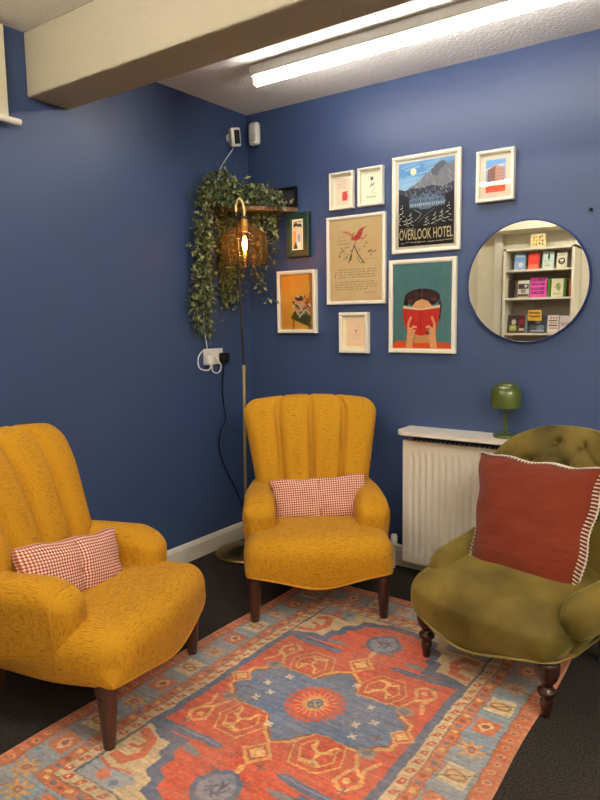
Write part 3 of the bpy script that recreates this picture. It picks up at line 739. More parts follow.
def p_hotel(c, w_, h_):
    P, L, E, R_ = S(c, w_, h_); r = random.Random(4)
    R_(0, 0, 1, 1, (108, 152, 190))
    for y, col in ((.60, (150, 178, 196)), (.70, (128, 166, 196)), (.84, (96, 142, 186))): R_(0, y, 1, y + .12, col)
    for k in range(14): y = r.uniform(.66, .98); x = r.uniform(0, .6); L([(x, y), (x + .25, y + .03)], .006, (160, 186, 204), .6)
    E(.27, .885, .055, .038, (240, 226, 176))
    P([(.05, .62), (.2, .70), (.38, .76), (.46, .82), (.58, .87), (.7, .95), (.80, .97), (.9, .92), (1, .95), (1, .5), (.05, .5)], (116, 118, 126))
    P([(.58, .87), (.7, .95), (.80, .97), (.86, .93), (.74, .86), (.70, .80), (.62, .82)], (92, 96, 108))
    for k in range(22): x = r.uniform(.3, .95); y = r.uniform(.66, .88); L([(x, y), (x + r.uniform(-.06, .08), y - r.uniform(.03, .07))], .003, (152, 154, 158), .8)
    P([(0, .70), (.12, .67), (.25, .70), (.4, .68), (.6, .70), (.8, .67), (1, .72), (1, .4), (0, .4)], (60, 66, 80))
    for k in range(60): x = r.uniform(.1, .95); y = r.uniform(.60, .72); L([(x, y), (x + .012, y - .02)], .003, (150, 156, 160), .7)
    R_(0, .0, 1, .46, (34, 36, 44)); P([(0, .64), (.15, .60), (.3, .5), (.5, .46), (.7, .5), (.9, .6), (1, .62), (1, .3), (0, .3)], (38, 42, 52))
    # long hotel with gables
    P([(.20, .46), (.20, .545), (.26, .585), (.34, .57), (.42, .60), (.52, .61), (.62, .60), (.70, .57), (.80, .555), (.86, .50), (.80, .46), (.62, .45), (.58, .43), (.40, .43), (.36, .45)], (88, 112, 140))
    for k in range(16):
        x = .22 + k * .039; R_(x, .475, x + .018, .50, (188, 196, 190)); R_(x, .515, x + .018, .54, (46, 56, 76))
    for x in (.30, .45, .58, .72): P([(x - .045, .57), (x, .625), (x + .045, .57)], (66, 82, 108)); L([(x - .045, .57), (x, .625), (x + .045, .57)], .0014, (150, 166, 182))
    for k in range(30): x = r.uniform(.2, .84); L([(x, .45), (x + r.uniform(-.01, .01), .56)], .0012, (150, 172, 190), .7)
    L([(.30, .43), (.42, .38), (.38, .34), (.30, .30)], .006, (110, 120, 130)); L([(.66, .43), (.5, .36), (.36, .28)], .004, (86, 96, 110))
    # snow-hung firs
    for x, y, s in ((.06, .52, 1.2), (.22, .42, .9), (.66, .40, .9), (.90, .50, 1.3), (.78, .42, .8), (.52, .36, .7), (.14, .36, .8), (.0, .40, 1.)):
        P([(x - .07 * s, y - .20 * s), (x, y), (x + .07 * s, y - .20 * s)], (26, 30, 38))
        for k in range(7):
            yy = y - .02 - k * .026 * s; ww = .012 + k * .009; L([(x - ww, yy - .012), (x + r.uniform(-.01, .02), yy)], .0035, (216, 218, 212)) if k % 2 else L([(x + ww, yy - .014), (x + .01, yy)], .003, (190, 196, 198))
    R_(0, 0, 1, .24, (30, 30, 36)); scrawl(L, r, .02, .30, .215, .0022, (200, 186, 160), .004); scrawl(L, r, .05, .52, .045, .003, (206, 196, 172), .008)
    L([(.54, .04), (.98, .05)], .0025, (206, 196, 172))
def p_mountain(c, w_, h_):
    P, L, E, R_ = S(c, w_, h_); r = random.Random(8); ink = (70, 62, 58); rd = (196, 70, 66)
    c.c *= 0; c.c += np.array([226, 196, 150]) / 255.; n = noise2(c.U.shape, 30, 3); c.c *= (1 + .03 * n)[..., None]
    # a long-winged red bird over a lone hill, written lines beneath
    P([(.40, .765), (.50, .80), (.58, .87), (.72, .90), (.64, .86), (.62, .80), (.58, .755), (.52, .73), (.46, .735)], rd, .9); P([(.22, .86), (.36, .85), (.46, .80), (.44, .77), (.36, .81)], (206, 120, 104), .7)
    L([(.52, .75), (.66, .76), (.70, .79)], .004, rd); L([(.50, .74), (.49, .69)], .003, rd)
    for k in range(8): x = r.uniform(.4, .62); y = r.uniform(.72, .82); L([(x, y), (x + .02, y + .015)], .003, (170, 50, 54))
    L([(.47, .68), (.42, .58), (.36, .47)], .004, ink); L([(.47, .68), (.55, .56), (.66, .46)], .005, ink); P([(.49, .66), (.53, .58), (.66, .46), (.58, .53), (.51, .60)], (58, 52, 52)); L([(.42, .56), (.40, .50)], .006, ink); L([(.66, .46), (.58, .47), (.53, .54)], .003, ink)
    for k in range(26):
        x, y = r.uniform(.18, .86), r.uniform(.50, .66)
        if abs(x - .48) > .06: L([(x - .01, y), (x, y + .012), (x + .012, y)], .003, ink, .8)
    for x, y in ((.78, .60), (.86, .59), (.70, .69), (.74, .59)): P([(x - .02, y), (x, y + .018), (x + .02, y)], ink)
    for y in (.79, .745, .70, .60, .575): scrawl(L, r, .16, .34 if y > .65 else .30, y, .0018, (150, 110, 84), .004, .6)
    L([(.16, .705), (.42, .705)], .0015, (150, 90, 70)); L([(.6, .50), (.9, .51)], .0012, (150, 110, 90))
    P([(.09, .29), (.12, .37), (.13, .37), (.11, .29)], (200, 90, 70), .8)
    for k, y in enumerate((.385, .355, .325, .295, .235, .205, .175, .145)): scrawl(L, r, .17 if k < 4 else .10, .88 if k != 7 else .70, y, .0022, (120, 92, 74), .006, .75)
    scrawl(L, r, .66, .88, .10, .002, (120, 92, 74), .005, .7)
def p_reader(c, w_, h_):
    P, L, E, R_ = S(c, w_, h_); r = random.Random(2); skin = (222, 168, 120); red = (196, 52, 44)
    R_(0, 0, 1, 1, (86, 130, 134)); n = noise2(c.U.shape, 9, 3) * .5 + noise2(c.U.shape, 40, 5) * .6; c.c *= (1 + .06 * n)[..., None]
    P([(0, .0), (1, 0), (1, .05), (.92, .075), (.70, .085), (.3, .085), (.08, .10), (0, .06)], (214, 88, 34))
    P([(.40, .22), (.62, .22), (.64, .07), (.36, .07)], (206, 150, 104))
    E(.50, .60, .30, .105, (52, 34, 38)); P([(.20, .58), (.17, .50), (.24, .46), (.30, .60)], (52, 34, 38)); P([(.80, .58), (.83, .50), (.80, .32), (.74, .46)], (58, 40, 44)); E(.36, .62, .13, .06, (72, 46, 50)); E(.64, .62, .13, .06, (70, 42, 46)); E(.30, .56, .05, .03, (96, 60, 60)); E(.70, .58, .05, .025, (96, 60, 62))
    L([(.50, .70), (.50, .60)], .003, (150, 100, 84))
    P([(.33, .50), (.40, .56), (.50, .585), (.60, .56), (.67, .50), (.6, .46), (.4, .46)], skin)
    P([(.18, .515), (.36, .49), (.48, .465), (.60, .49), (.80, .515), (.80, .47), (.48, .44), (.18, .47)], (226, 208, 176))
    P([(.165, .48), (.47, .455), (.80, .48), (.78, .34), (.74, .23), (.56, .165), (.49, .155), (.40, .17), (.22, .23), (.18, .34)], red); L([(.475, .455), (.48, .165)], .003, (150, 34, 32)); L([(.60, .46), (.585, .18)], .0015, (216, 84, 66), .7)
    for s in (0, 1):
        f = lambda pts: [(1 - x - .02 if s else x, y) for x, y in pts]
        P(f([(.22, .0), (.24, .10), (.25, .20), (.29, .25), (.36, .235), (.38, .17), (.345, .10), (.34, .0)]), skin)
        L(f([(.27, .22), (.27, .30), (.31, .37)]), .012, skin); L(f([(.31, .23), (.36, .265), (.40, .255)]), .010, (228, 176, 130)); L(f([(.32, .20), (.38, .215)]), .009, (228, 176, 130)); L(f([(.32, .17), (.37, .175)]), .008, (214, 158, 112))
        L(f([(.31, .215), (.37, .235)]), .0015, (150, 90, 64)); L(f([(.32, .185), (.375, .195)]), .0015, (150, 90, 64))
    E(.60, .19, .03, .03, (70, 70, 76), .7)
    R_(0, 0, 1, .012, (230, 150, 110))
def p_building(c, w_, h_):
    P, L, E, R_ = S(c, w_, h_); r = random.Random(5)
    R_(0, 0, 1, 1, (124, 158, 206)); P([(0, .8), (.5, .95), (1, .9), (1, 1), (0, 1)], (108, 168, 216)); E(.2, .72, .3, .05, (160, 180, 210)); E(.8, .82, .2, .03, (170, 196, 220))
    P([(.10, .30), (.10, .70), (.50, .83), (.50, .27)], (140, 104, 96)); P([(.50, .27), (.50, .83), (.94, .74), (.94, .32)], (186, 146, 126)); L([(.08, .70), (.50, .84), (.96, .75)], .002, (216, 186, 164))
    for k in range(5):
        for j in range(4):
            y = .36 + j * .10; P([(.14 + k * .07, y), (.14 + k * .07, y + .05), (.17 + k * .07, y + .058), (.17 + k * .07, y + .006)], (92, 74, 80)); P([(.56 + k * .075, y), (.56 + k * .075, y + .055), (.59 + k * .075, y + .05), (.59 + k * .075, y - .004)], (130, 104, 104))
    R_(0, 0, 1, .29, (206, 92, 62)); P([(0, .29), (.5, .22), (1, .29), (1, .33), (.5, .27), (0, .34)], (166, 96, 84))
    for k in range(30): E(r.random(), r.uniform(.02, .24), .05, .02, (222, 112, 76), .6)
def p_figure(c, w_, h_):
    P, L, E, R_ = S(c, w_, h_); r = random.Random(6)
    R_(0, 0, 1, 1, (224, 166, 70)); P([(.80, 0), (1, 0), (1, 1), (.84, 1), (.88, .7), (.82, .5)], (170, 128, 50)); n = noise2(c.U.shape, 25, 3); c.c *= (1 + .06 * n)[..., None]
    R_(.34, .0, .40, .20, (176, 116, 50)); R_(.84, 0, .90, .24, (150, 98, 40)); P([(.30, .22), (.36, .30), (.62, .22), (.90, .10), (.90, .04), (.60, .12), (.30, .20)], (96, 84, 34))
    P([(.36, .30), (.46, .36), (.66, .34), (.92, .22), (.86, .12), (.60, .14), (.38, .22)], (74, 82, 52)); P([(.44, .34), (.50, .46), (.62, .50), (.78, .46), (.84, .34), (.66, .26), (.50, .26)], (204, 182, 150)); P([(.52, .30), (.70, .24), (.86, .34), (.72, .38)], (92, 96, 92))
    for k in range(46):
        a = r.uniform(0, 6.28); d = r.uniform(.13, .26); x, y = .62 + d * math.cos(a) * 1.1, .46 + d * .55 * math.sin(a) + .03; E(x, y, .045, .022, r.choice([(206, 104, 76), (222, 150, 116), (120, 78, 60), (96, 92, 60), (232, 196, 160)]))
    L([(.55, .22), (.74, .36), (.86, .30)], .006, (232, 214, 190)); L([(.60, .42), (.70, .30)], .006, (222, 190, 160)); E(.60, .50, .09, .05, (216, 170, 130)); E(.58, .545, .10, .03, (84, 56, 44))
def p_faces(c, w_, h_):
    P, L, E, R_ = S(c, w_, h_); R_(0, 0, 1, 1, (226, 214, 184)); R_(.08, .05, .92, .95, (198, 188, 160)); R_(.08, .05, .4, .62, (206, 150, 80)); P([(.35, .05), (.40, .55), (.60, .62), (.80, .50), (.86, .05)], (200, 200, 196)); P([(.10, .05), (.34, .3), (.5, .05)], (60, 60, 66))
    E(.34, .80, .20, .08, (46, 50, 58)); E(.68, .78, .20, .07, (56, 60, 62)); E(.38, .70, .12, .08, (214, 180, 146)); E(.66, .68, .12, .08, (216, 184, 150)); L([(.2, .9), (.9, .92)], .004, (70, 86, 90)); E(.62, .40, .14, .14, (150, 156, 160)); R_(.5, .08, .8, .25, (220, 214, 200))
def p_red_jug(c, w_, h_):
    P, L, E, R_ = S(c, w_, h_); r = random.Random(9); R_(0, 0, 1, 1, (234, 216, 194)); R_(.20, .08, .84, .92, (228, 206, 184))
    P([(.42, .42), (.52, .44), (.50, .36), (.50, .20), (.74, .20), (.78, .34), (.72, .46), (.86, .44), (.74, .48), (.56, .47)], (206, 70, 72))
    for y in (.80, .72, .66, .60): scrawl(L, r, .26, .70, y, .0018, (186, 150, 140), .01, .7)
def p_flowers(c, w_, h_):
    P, L, E, R_ = S(c, w_, h_); r = random.Random(10); R_(0, 0, 1, 1, (236, 222, 200)); R_(.20, .10, .84, .90, (222, 208, 186)); R_(.23, .13, .81, .87, (230, 216, 196))
    E(.54, .74, .07, .06, (84, 76, 72)); L([(.54, .74), (.52, .56), (.46, .50)], .002, (110, 100, 92)); L([(.48, .56), (.52, .52), (.64, .60), (.60, .55)], .004, (70, 64, 62)); 
    for k in range(8): x = r.uniform(.36, .7); y = r.uniform(.24, .5); L([(x, y), (x + .05, y + .05)], .0016, (150, 140, 130))
    scrawl(L, r, .30, .74, .20, .003, (120, 116, 112), .015, .7)
def p_sketch(c, w_, h_):
    P, L, E, R_ = S(c, w_, h_); r = random.Random(11); R_(0, 0, 1, 1, (232, 206, 172)); R_(.14, .10, .86, .90, (222, 190, 158))
    P([(.50, .60), (.54, .52), (.60, .50), (.58, .58)], (128, 112, 112)); L([(.56, .50), (.66, .62), (.70, .70)], .0018, (170, 140, 124)); L([(.44, .28), (.44, .46), (.76, .46)], .0016, (186, 156, 134)); L([(.24, .30), (.24, .50), (.40, .52)], .0016, (186, 156, 134)); L([(.14, .16), (.86, .16)], .0018, (186, 160, 134))
    for y in (.36, .42, .30): scrawl(L, r, .48, .76, y, .0014, (186, 156, 134), .01, .6)

ov = picture('framed_poster', 'white framed poster of a hotel under snowy mountains at night, lettered OVERLOOK HOTEL', .919, 1.267, 1.578, 2.033, .019, .013, p_hotel)
def lettering(parent, text, x0, x1, z0, z1, y, m, name='lettering'):
    cu = bpy.data.curves.new(name, 'FONT'); cu.body = text; cu.resolution_u = 3; cu.offset = .012
    o = bpy.data.objects.new(name, cu); C.objects.link(o); bpy.context.view_layer.update()
    me = bpy.data.meshes.new_from_object(o.evaluated_get(bpy.context.evaluated_depsgraph_get())); bpy.data.objects.remove(o)
    xs = [v.co.x for v in me.vertices]; ys = [v.co.y for v in me.vertices]
    for v in me.vertices:
        v.co = Vector((x0 + (v.co.x - min(xs)) / (max(xs) - min(xs)) * (x1 - x0), y, z0 + (v.co.y - min(ys)) / (max(ys) - min(ys)) * (z1 - z0)))
    q = bpy.data.objects.new(name, me); C.objects.link(q); me.materials.clear(); me.materials.append(m); q.parent = parent
    return q
M['cream_ink'] = flat('cream_ink', 238, 222, 176, .8)
lettering(ov, 'OVERLOOK HOTEL', -.137, .137, .062, .112, -.0130, M['cream_ink'])
picture('framed_poster', 'white framed print of a dark-haired person in orange hidden behind an open red book', .903, 1.253, 1.097, 1.548, .021, 0, p_reader)
picture('framed_print', 'tall white framed cream print with a red winged shape over a hill and written lines', .537, .881, 1.341, 1.788, .017, 0, p_mountain)
picture('small_framed_print', 'small white framed print with a red figure, left of the ink drawing', .560, .701, 1.822, 2.007, .012, 0, p_red_jug, depth=.03, rec=.018)
picture('small_framed_print', 'small white framed dark ink drawing, between the red figure print and the hotel poster', .728, .869, 1.823, 2.009, .013, 0, p_flowers, depth=.03, rec=.018)
picture('small_framed_print', 'white framed print of a corner building over red ground, above the round mirror', 1.342, 1.512, 1.774, 1.995, .015, .026, p_building, depth=.032, rec=.016)
picture('small_framed_print', 'small white framed faint pencil sketch hanging under the tall cream print', .614, .787, 1.091, 1.300, .018, 0, p_sketch, depth=.03, rec=.018)
picture('framed_print', 'white framed golden yellow picture of a seated figure among flowers, near the corner', .211, .468, 1.193, 1.531, .020, 0, p_figure, depth=.03, rec=.018)
picture('green_framed_print', 'small picture in a wide dark green frame below the end of the corner shelf', .285, .428, 1.602, 1.835, .036, .0, p_faces, fm=M['green_frame'], depth=.03, rec=.004)

# ================================================================== MIRROR, NAIL
t = thing('round_mirror', 'round wall mirror with thin blue rim reflecting a bookcase', 'mirror', (1.573, 0, 1.4175))
R_M = .2665
def disc(prof, seg=96):
    bm = lathe(bmesh.new(), prof, seg); bmesh.ops.rotate(bm, cent=(0, 0, 0), matrix=Matrix.Rotation(PI / 2, 3, 'X'), verts=bm.verts); return bm
obj('frame', disc([(R_M - .012, .001), (R_M, .001), (R_M, .022), (R_M - .003, .025), (R_M - .006, .025), (R_M - .007, .019), (R_M - .012, .019)], 96), M['mirror_rim'], t, angle=40)
bm = bmesh.new(); bmesh.ops.create_circle(bm, cap_ends=True, segments=96, radius=R_M - .006); bmesh.ops.rotate(bm, cent=(0, 0, 0), matrix=Matrix.Rotation(PI / 2, 3, 'X'), verts=bm.verts); bmesh.ops.translate(bm, vec=(0, -.0195, 0), verts=bm.verts)
obj('mirror_glass', bm, M['mirror'], t, smooth=False)
bm = lathe(bmesh.new(), [(.001, 0), (.0035, 0), (.0035, .012), (.007, .014), (.007, .017), (.001, .018)], 12, cap=False); bmesh.ops.rotate(bm, cent=(0, 0, 0), matrix=Matrix.Rotation(PI / 2, 3, 'X'), verts=bm.verts); bmesh.ops.translate(bm, vec=(1.828, 0, 1.698), verts=bm.verts)
tag(obj('wall_hook', bm, M['black'], None), 'tiny dark nail in the blue wall above and right of the mirror', 'nail')

# ================================================================== RADIATOR, SHELF OVER IT, MUSHROOM LAMP
t = thing('radiator', 'white ribbed panel radiator on the blue wall behind the olive chair', 'radiator', (1.03, 0, .07))
RW, RH = .90, .61
def rad_panel():
    bm = bmesh.new(); nx, nz = 27 * 8, 30; P0 = .0333
    prof = []
    def y(x, z):
        k = sm(z, .040, .060) * (1 - sm(z, RH - .075, RH - .055)); f = (x - .03) / P0
        if f < 0 or x > RW - .03: k = 0
        c = .5 - .5 * math.cos(2 * PI * f); return -.110 + .013 * k * c ** 2
    g = [[bm.verts.new((RW * i / nx, y(RW * i / nx, RH * j / nz), RH * j / nz)) for i in range(nx + 1)] for j in range(nz + 1)]
    for j in range(nz):
        for i in range(nx): bm.faces.new((g[j][i], g[j][i + 1], g[j + 1][i + 1], g[j + 1][i]))
    return bm
obj('front_panel', rad_panel(), M['rad'], t, angle=50)
bm = bmesh.new(); box(bm, 0, .012, -.1085, -.03, .0, RH, bev=.002); obj('side_panel', bm, M['rad'], t, smooth=False); obj('side_panel', nb(RW - .012, RW, -.1085, -.03, .0, RH, bev=.002), M['rad'], t, smooth=False)
obj('rear_panel', nb(.012, RW - .012, -.045, -.035, .01, RH - .02), M['rad'], t, smooth=False)
bm = bmesh.new()
for i in range(36): box(bm, .02 + i * .0243, .026 + i * .0243, -.104, -.046, RH - .012, RH - .004)
obj('top_grille', bm, M['rad'], t, smooth=False)
bm = bmesh.new(); tube(bm, spline([(-.075, -.055, -.07), (-.075, -.055, .0), (-.072, -.055, .05), (-.03, -.055, .052), (.002, -.055, .052)], 6), .0075, 10); obj('pipe', bm, M['white_gloss'], t)
bm = lathe(bmesh.new(), [(.012, 0), (.017, .004), (.018, .035), (.015, .05), (.012, .052)], 16, (-.075, -.055, .055)); obj('valve', bm, M['white_plastic'], t, angle=40)
for k in (.12, .78): obj('wall_bracket', nb(k, k + .03, -.036, -.0015, .06, RH - .06), M['rad'], t, smooth=False)
t = thing('radiator_shelf', 'narrow white shelf above the radiator with a rounded left corner', 'shelf', (1.015, 0, .716))
bm = bmesh.new(); SW = .96
out = [(0, 0), (0, -.115)] + [(.06 - .06 * math.cos(a), -.115 - .07 * math.sin(a)) for a in [PI / 2 * k / 8 for k in range(1, 9)]] + [(SW, -.185), (SW, 0)]
lo = [bm.verts.new((x, y, 0)) for x, y in out]; hi = [bm.verts.new((x, y, .018)) for x, y in out]
bm.faces.new(lo[::-1]); bm.faces.new(hi)
for i in range(len(out)): j = (i + 1) % len(out); bm.faces.new((lo[i], lo[j], hi[j], hi[i]))
obj('shelf_board', bm, M['white_gloss'], t, smooth=False)
for k in (.10, .82): obj('shelf_bracket', nb(k, k + .025, -.12, 0, -.012, 0), M['white_gloss'], t, smooth=False)
t = thing('mushroom_lamp', 'small olive green dome-shaded table lamp on the white radiator shelf', 'table lamp', (1.519, -.082, .734))
obj('base', lathe(bmesh.new(), [(.050, 0), (.053, .003), (.053, .010), (.049, .014), (.012, .017)], 40), M['lamp_green'], t, angle=50)
obj('stem', lathe(bmesh.new(), [(.008, .015), (.0075, .16)], 16), M['lamp_green'], t, angle=50)
obj('lamp_shade', lathe(bmesh.new(), [(.064, .135), (.0665, .135), (.0675, .15), (.0675, .182), (.066, .198), (.060, .217), (.050, .231), (.036, .241), (.018, .246), (.001, .247), (.001, .243), (.034, .237), (.056, .216), (.063, .195), (.064, .18)], 48, cap=False), M['lamp_green'], t, angle=60)
obj('finial', lathe(bmesh.new(), [(.004, .245), (.006, .249), (.002, .252)], 12), M['lamp_green'], t)

# ================================================================== CORNER SHELF, IVY, SMALL DARK BOX
bm = bmesh.new(); pl = [(.014, -.002), (.34, -.002), (.24, -.15), (.12, -.26), (.014, -.325)]
lo = [bm.verts.new((x, y, 1.845)) for x, y in pl]; hi = [bm.verts.new((x, y, 1.865)) for x, y in pl]
bm.faces.new(lo); bm.faces.new(hi)
for i in range(len(pl)): j = (i + 1) % len(pl); bm.faces.new((lo[i], lo[j], hi[j], hi[i]))
cs = obj('corner_shelf', bm, M['shelf_wood'], None, smooth=False); tag(cs, 'wooden corner shelf high up, mostly hidden by trailing ivy', 'shelf')
t = thing('dark_box_frame', 'small black framed picture standing on the right end of the corner shelf', 'picture', (.290, -.016, 1.866))
bm = bmesh.new(); ring(bm, [[(-a, y, z0), (a, y, z0), (a, y, z1), (-a, y, z1)] for a, y, z0, z1 in ((.062, 0, 0, .105), (.062, -.018, 0, .105), (.050, -.018, .012, .093), (.050, -.010, .012, .093))])
obj('frame', bm, M['black'], t, smooth=False); obj('print', nb(-.051, .051, -.010, -.002, .011, .094), flat('dark_print', 40, 38, 44), t, smooth=False)

def ivy():
    t = thing('trailing_ivy', 'bushy variegated green ivy spilling from the corner shelf down to the wall socket', 'plant', (.10, -.20, 1.866))
    r = random.Random(12); off = Vector((.10, -.20, 1.866))
    obj('pot', lathe(bmesh.new(), [(.045, 0), (.06, .09), (.063, .10), (.057, .10), (.054, .085), (.001, .084)], 24), M['pot'], t, angle=50)
    bs, bl = bmesh.new(), bmesh.new()
    def leaf(p, d, size):
        d = d.normalized(); side = d.cross(Vector((r.uniform(-1, 1), r.uniform(-1, 1), r.uniform(.2, 1)))).normalized(); nrm = side.cross(d)
        w_ = size * r.uniform(.27, .40); k = size * .12
        A = bl.verts.new(p); B = bl.verts.new(p + d * size * .4 + side * w_ + nrm * k); Cc = bl.verts.new(p + d * size - nrm * k * 1.5); D = bl.verts.new(p + d * size * .4 - side * w_ + nrm * k); Mm = bl.verts.new(p + d * size * .5 - nrm * k * .2)
        bl.faces.new((A, B, Mm)); bl.faces.new((B, Cc, Mm)); bl.faces.new((Cc, D, Mm)); bl.faces.new((D, A, Mm))
    def clampw(p):      # keeps clear of the walls and of the floor lamp that stands in front
        p = Vector(p); lat, dep = .814 * p.x + .58 * p.y, -.577 * p.x + .807 * p.y
        if abs(lat) < .17 and dep < -.20 and p.z < 1.85: p += Vector((-.577, .807, 0)) * (-.20 - dep)
        return Vector((max(p.x, .012), min(p.y, -.012), p.z))
    def strand(pts, dens, size, spread):
        P = [clampw(Vector(p) + Vector((r.gauss(0, .012), r.gauss(0, .012), r.gauss(0, .01)))) for p in pts]
        S_ = spline(P, 8); S_ = [clampw(p) for p in S_]; tube(bs, [p - off for p in S_], .0018, 4)
        for a, b in zip(S_, S_[1:]):
            n = max(1, int((b - a).length * dens + r.random()))
            for _ in range(n):
                p = a.lerp(b, r.random()) + Vector((r.gauss(0, spread), r.gauss(0, spread), r.gauss(0, spread)))
                p = clampw(p); d = Vector((r.uniform(-.4, 1.), r.uniform(-1., .4), r.uniform(-.9, .5)))
                q = p + d.normalized() * size
                if q.x < .004 or q.y > -.004: d = Vector((abs(d.x), -abs(d.y), d.z))
                if (p.x > .25 and p.z < 1.86) or (p.x < .05 and p.z > 2.03): continue      # clear of the green frame
                leaf(p - off, d, size * r.uniform(.65, 1.25))
    top = Vector((.08, -.22, 1.95))
    # thick curtain down the left wall
    for k in range(40):
        y = r.uniform(-.49, -.25); x = r.uniform(.03, .13); z1 = r.choice([1.75, 1.6, 1.5, 1.45, 1.4, 1.36])
        y += .03; strand([(top.x + r.uniform(-.03, .06), top.y + r.uniform(-.12, .08), 1.93), (x, y * .8 - .06, 1.955 + r.uniform(-.06, .05)), (x + .03, y - .02, 1.86), (x, y, (1.86 + z1) / 2), (x * .8, y + r.uniform(-.03, .03), z1)], 150, .029, .024)
    # tapering tail towards the socket
    for k in range(9):
        y = r.uniform(-.485, -.405); strand([(.07, -.45, 1.75), (.06, y, 1.55), (.04, y + r.uniform(-.02, .03), 1.38), (.035, y + r.uniform(-.03, .03), r.uniform(1.16, 1.28))], 140, .028, .016)
    for k in range(5):
        y = r.uniform(-.36, -.28); strand([(.09, y, 1.75), (.08, y, 1.55), (.05, y + .02, r.uniform(1.34, 1.45))], 60, .03, .016)
    # over the shelf to the right, hanging off the front edge
    for k in range(36):
        s = r.uniform(.0, 1.); ex, ey = .30 * s + .02, -.06 - .30 * (1 - s)
        z1 = r.choice([1.80, 1.74, 1.70, 1.62]) if s > .55 else 1.72; ey = -.04 - .16 * (1 - s)
        strand([(.12, -.20, 1.93), (.08 + ex * .5, ey - .06, 1.92 + r.uniform(-.03, .05)), (ex, ey - .05, 1.88), (ex + .01, ey - .06, (1.86 + z1) / 2), (ex + r.uniform(-.02, .02), ey - .05, z1)], 110, .030, .022)
    strand([(.20, -.22, 1.86), (.20, -.18, 1.65), (.17, -.10, 1.48), (.18, -.06, 1.36)], 130, .028, .014); strand([(.18, -.24, 1.86), (.18, -.20, 1.65), (.17, -.11, 1.42)], 130, .028, .014)
    obj('stems', bs, M['stem'], t); obj('foliage', bl, M['leaf'], t, smooth=False)
ivy()

# ================================================================== FLOOR LAMP
def floor_lamp():
    B = Vector((.187, -.312, 0)); t = thing('floor_lamp', 'slim brass and black floor lamp with hanging amber glass shade, in the corner', 'floor lamp', B)
    obj('base', lathe(bmesh.new(), [(.163, 0), (.168, .004), (.168, .012), (.162, .018), (.12, .030), (.06, .040), (.02, .046), (.012, .052)], 56), M['old_brass'], t, angle=50)
    top = Vector((-.010, -.004, 1.83)); mid = Vector((.008, .007, 1.02))
    obj('brass_pole', tube(bmesh.new(), [(0, 0, .045), mid], .0085, 14), M['brass'], t, angle=50)
    obj('pole_collar', tube(bmesh.new(), [mid - Vector((0, 0, .02)), mid + Vector((0, 0, .012))], .0105, 14), M['brass'], t, angle=50)
    obj('black_pole', tube(bmesh.new(), [mid, top], .0068, 12), M['black_metal'], t, angle=50)
    sx, sy = .024, .019
    obj('hook', tube(bmesh.new(), spline([top - Vector((0, 0, .01)), top + Vector((0, 0, .025)), Vector((.004, .004, 1.885)), Vector((.018, .014, 1.868)), Vector((sx, sy, 1.83)), Vector((sx, sy, 1.79))], 8), .0085, 12), M['brass'], t)
    sh = obj('lamp_shade', lathe(bmesh.new(), [(.040, 1.790), (.040, 1.745), (.052, 1.738), (.085, 1.728), (.108, 1.712), (.118, 1.692), (.119, 1.66), (.1165, 1.60), (.1135, 1.553), (.1125, 1.550)], 64, (sx, sy, 0), cap=False), M['amber'], t)
    obj('shade_ring', lathe(bmesh.new(), [(.036, 1.786), (.0415, 1.786), (.0415, 1.794), (.006, 1.798)], 40, (sx, sy, 0), cap=False), M['black_metal'], t, angle=40)
    obj('bulb_holder', lathe(bmesh.new(), [(.004, 1.795), (.016, 1.79), (.018, 1.73), (.016, 1.722), (.004, 1.72)], 24, (sx, sy, 0)), M['brass'], t, angle=40)
    bl = obj('bulb', lathe(bmesh.new(), [(.012, 1.722), (.014, 1.705), (.021, 1.68), (.024, 1.655), (.021, 1.628), (.012, 1.608), (.001, 1.602)], 24, (sx, sy, 0), cap=False), M['bulb_glass'], t)
    bm = bmesh.new()
    lathe(bm, [(.002, 1.700), (.009, 1.69), (.0145, 1.66), (.010, 1.63), (.002, 1.618)], 12, (sx, sy, 0))
    obj('filament', bm, M['filament'], bl)
floor_lamp()

# ================================================================== SOCKET, PLUGS, CABLES, CAMERA, SENSOR
t = thing('wall_socket', 'white double wall socket at the end of the ivy on the left wall', 'socket', (0, -.335, 1.075))
obj('face_plate', nb(0, .012, -.073, .073, -.043, .043, bev=.004), M['white_plastic'], t, smooth=False)
for s in (-1, 1): obj('switch', nb(.011, .015, s * .02 - .006, s * .02 + .006, .018, .034, bev=.001), M['white_plastic'], t, smooth=False)
t = thing('white_plug', 'white plug with a curled white cord in the left of the wall socket', 'plug', (.012, -.385, 1.06))
obj('plug_body', nb(0, .035, -.025, .025, -.028, .028, bev=.008), M['white_plastic'], t)
bm = bmesh.new(); tube(bm, spline([(.03, .0, -.02), (.05, -.05, -.05), (.04, -.105, -.035), (.03, -.10, .02), (.025, -.05, .055), (.025, -.01, .04), (.04, .035, .0), (.045, .055, -.04), (.045, .03, -.07), (.04, -.005, -.06), (.03, .0, -.03)], 8), .0035, 8); obj('cord', bm, M['white_plastic'], t)
t = thing('black_plug', 'black plug in the right of the wall socket with a black cable running down', 'plug', (.012, -.275, 1.065))
obj('plug_body', nb(0, .042, -.024, .024, -.030, .028, bev=.007), M['black'], t)
bm = bmesh.new(); tube(bm, [Vector(p) - Vector((.012, -.275, 1.065)) for p in spline([(.03, -.275, 1.04), (.022, -.272, 1.0), (.010, -.272, .9), (.008, -.262, .80), (.010, -.255, .72), (.012, -.30, .66), (.008, -.312, .58), (.008, -.29, .50), (.010, -.25, .42), (.008, -.19, .32), (.020, -.14, .20), (.024, -.10, .10), (.03, -.11, .02), (.06, -.15, .008), (.10, -.19, .008)], 8)], .0034, 8); obj('cord', bm, M['black'], t)
t = thing('security_camera', 'small white security camera with a black face, high on the left wall by the corner', 'camera', (0, -.155, 2.245))
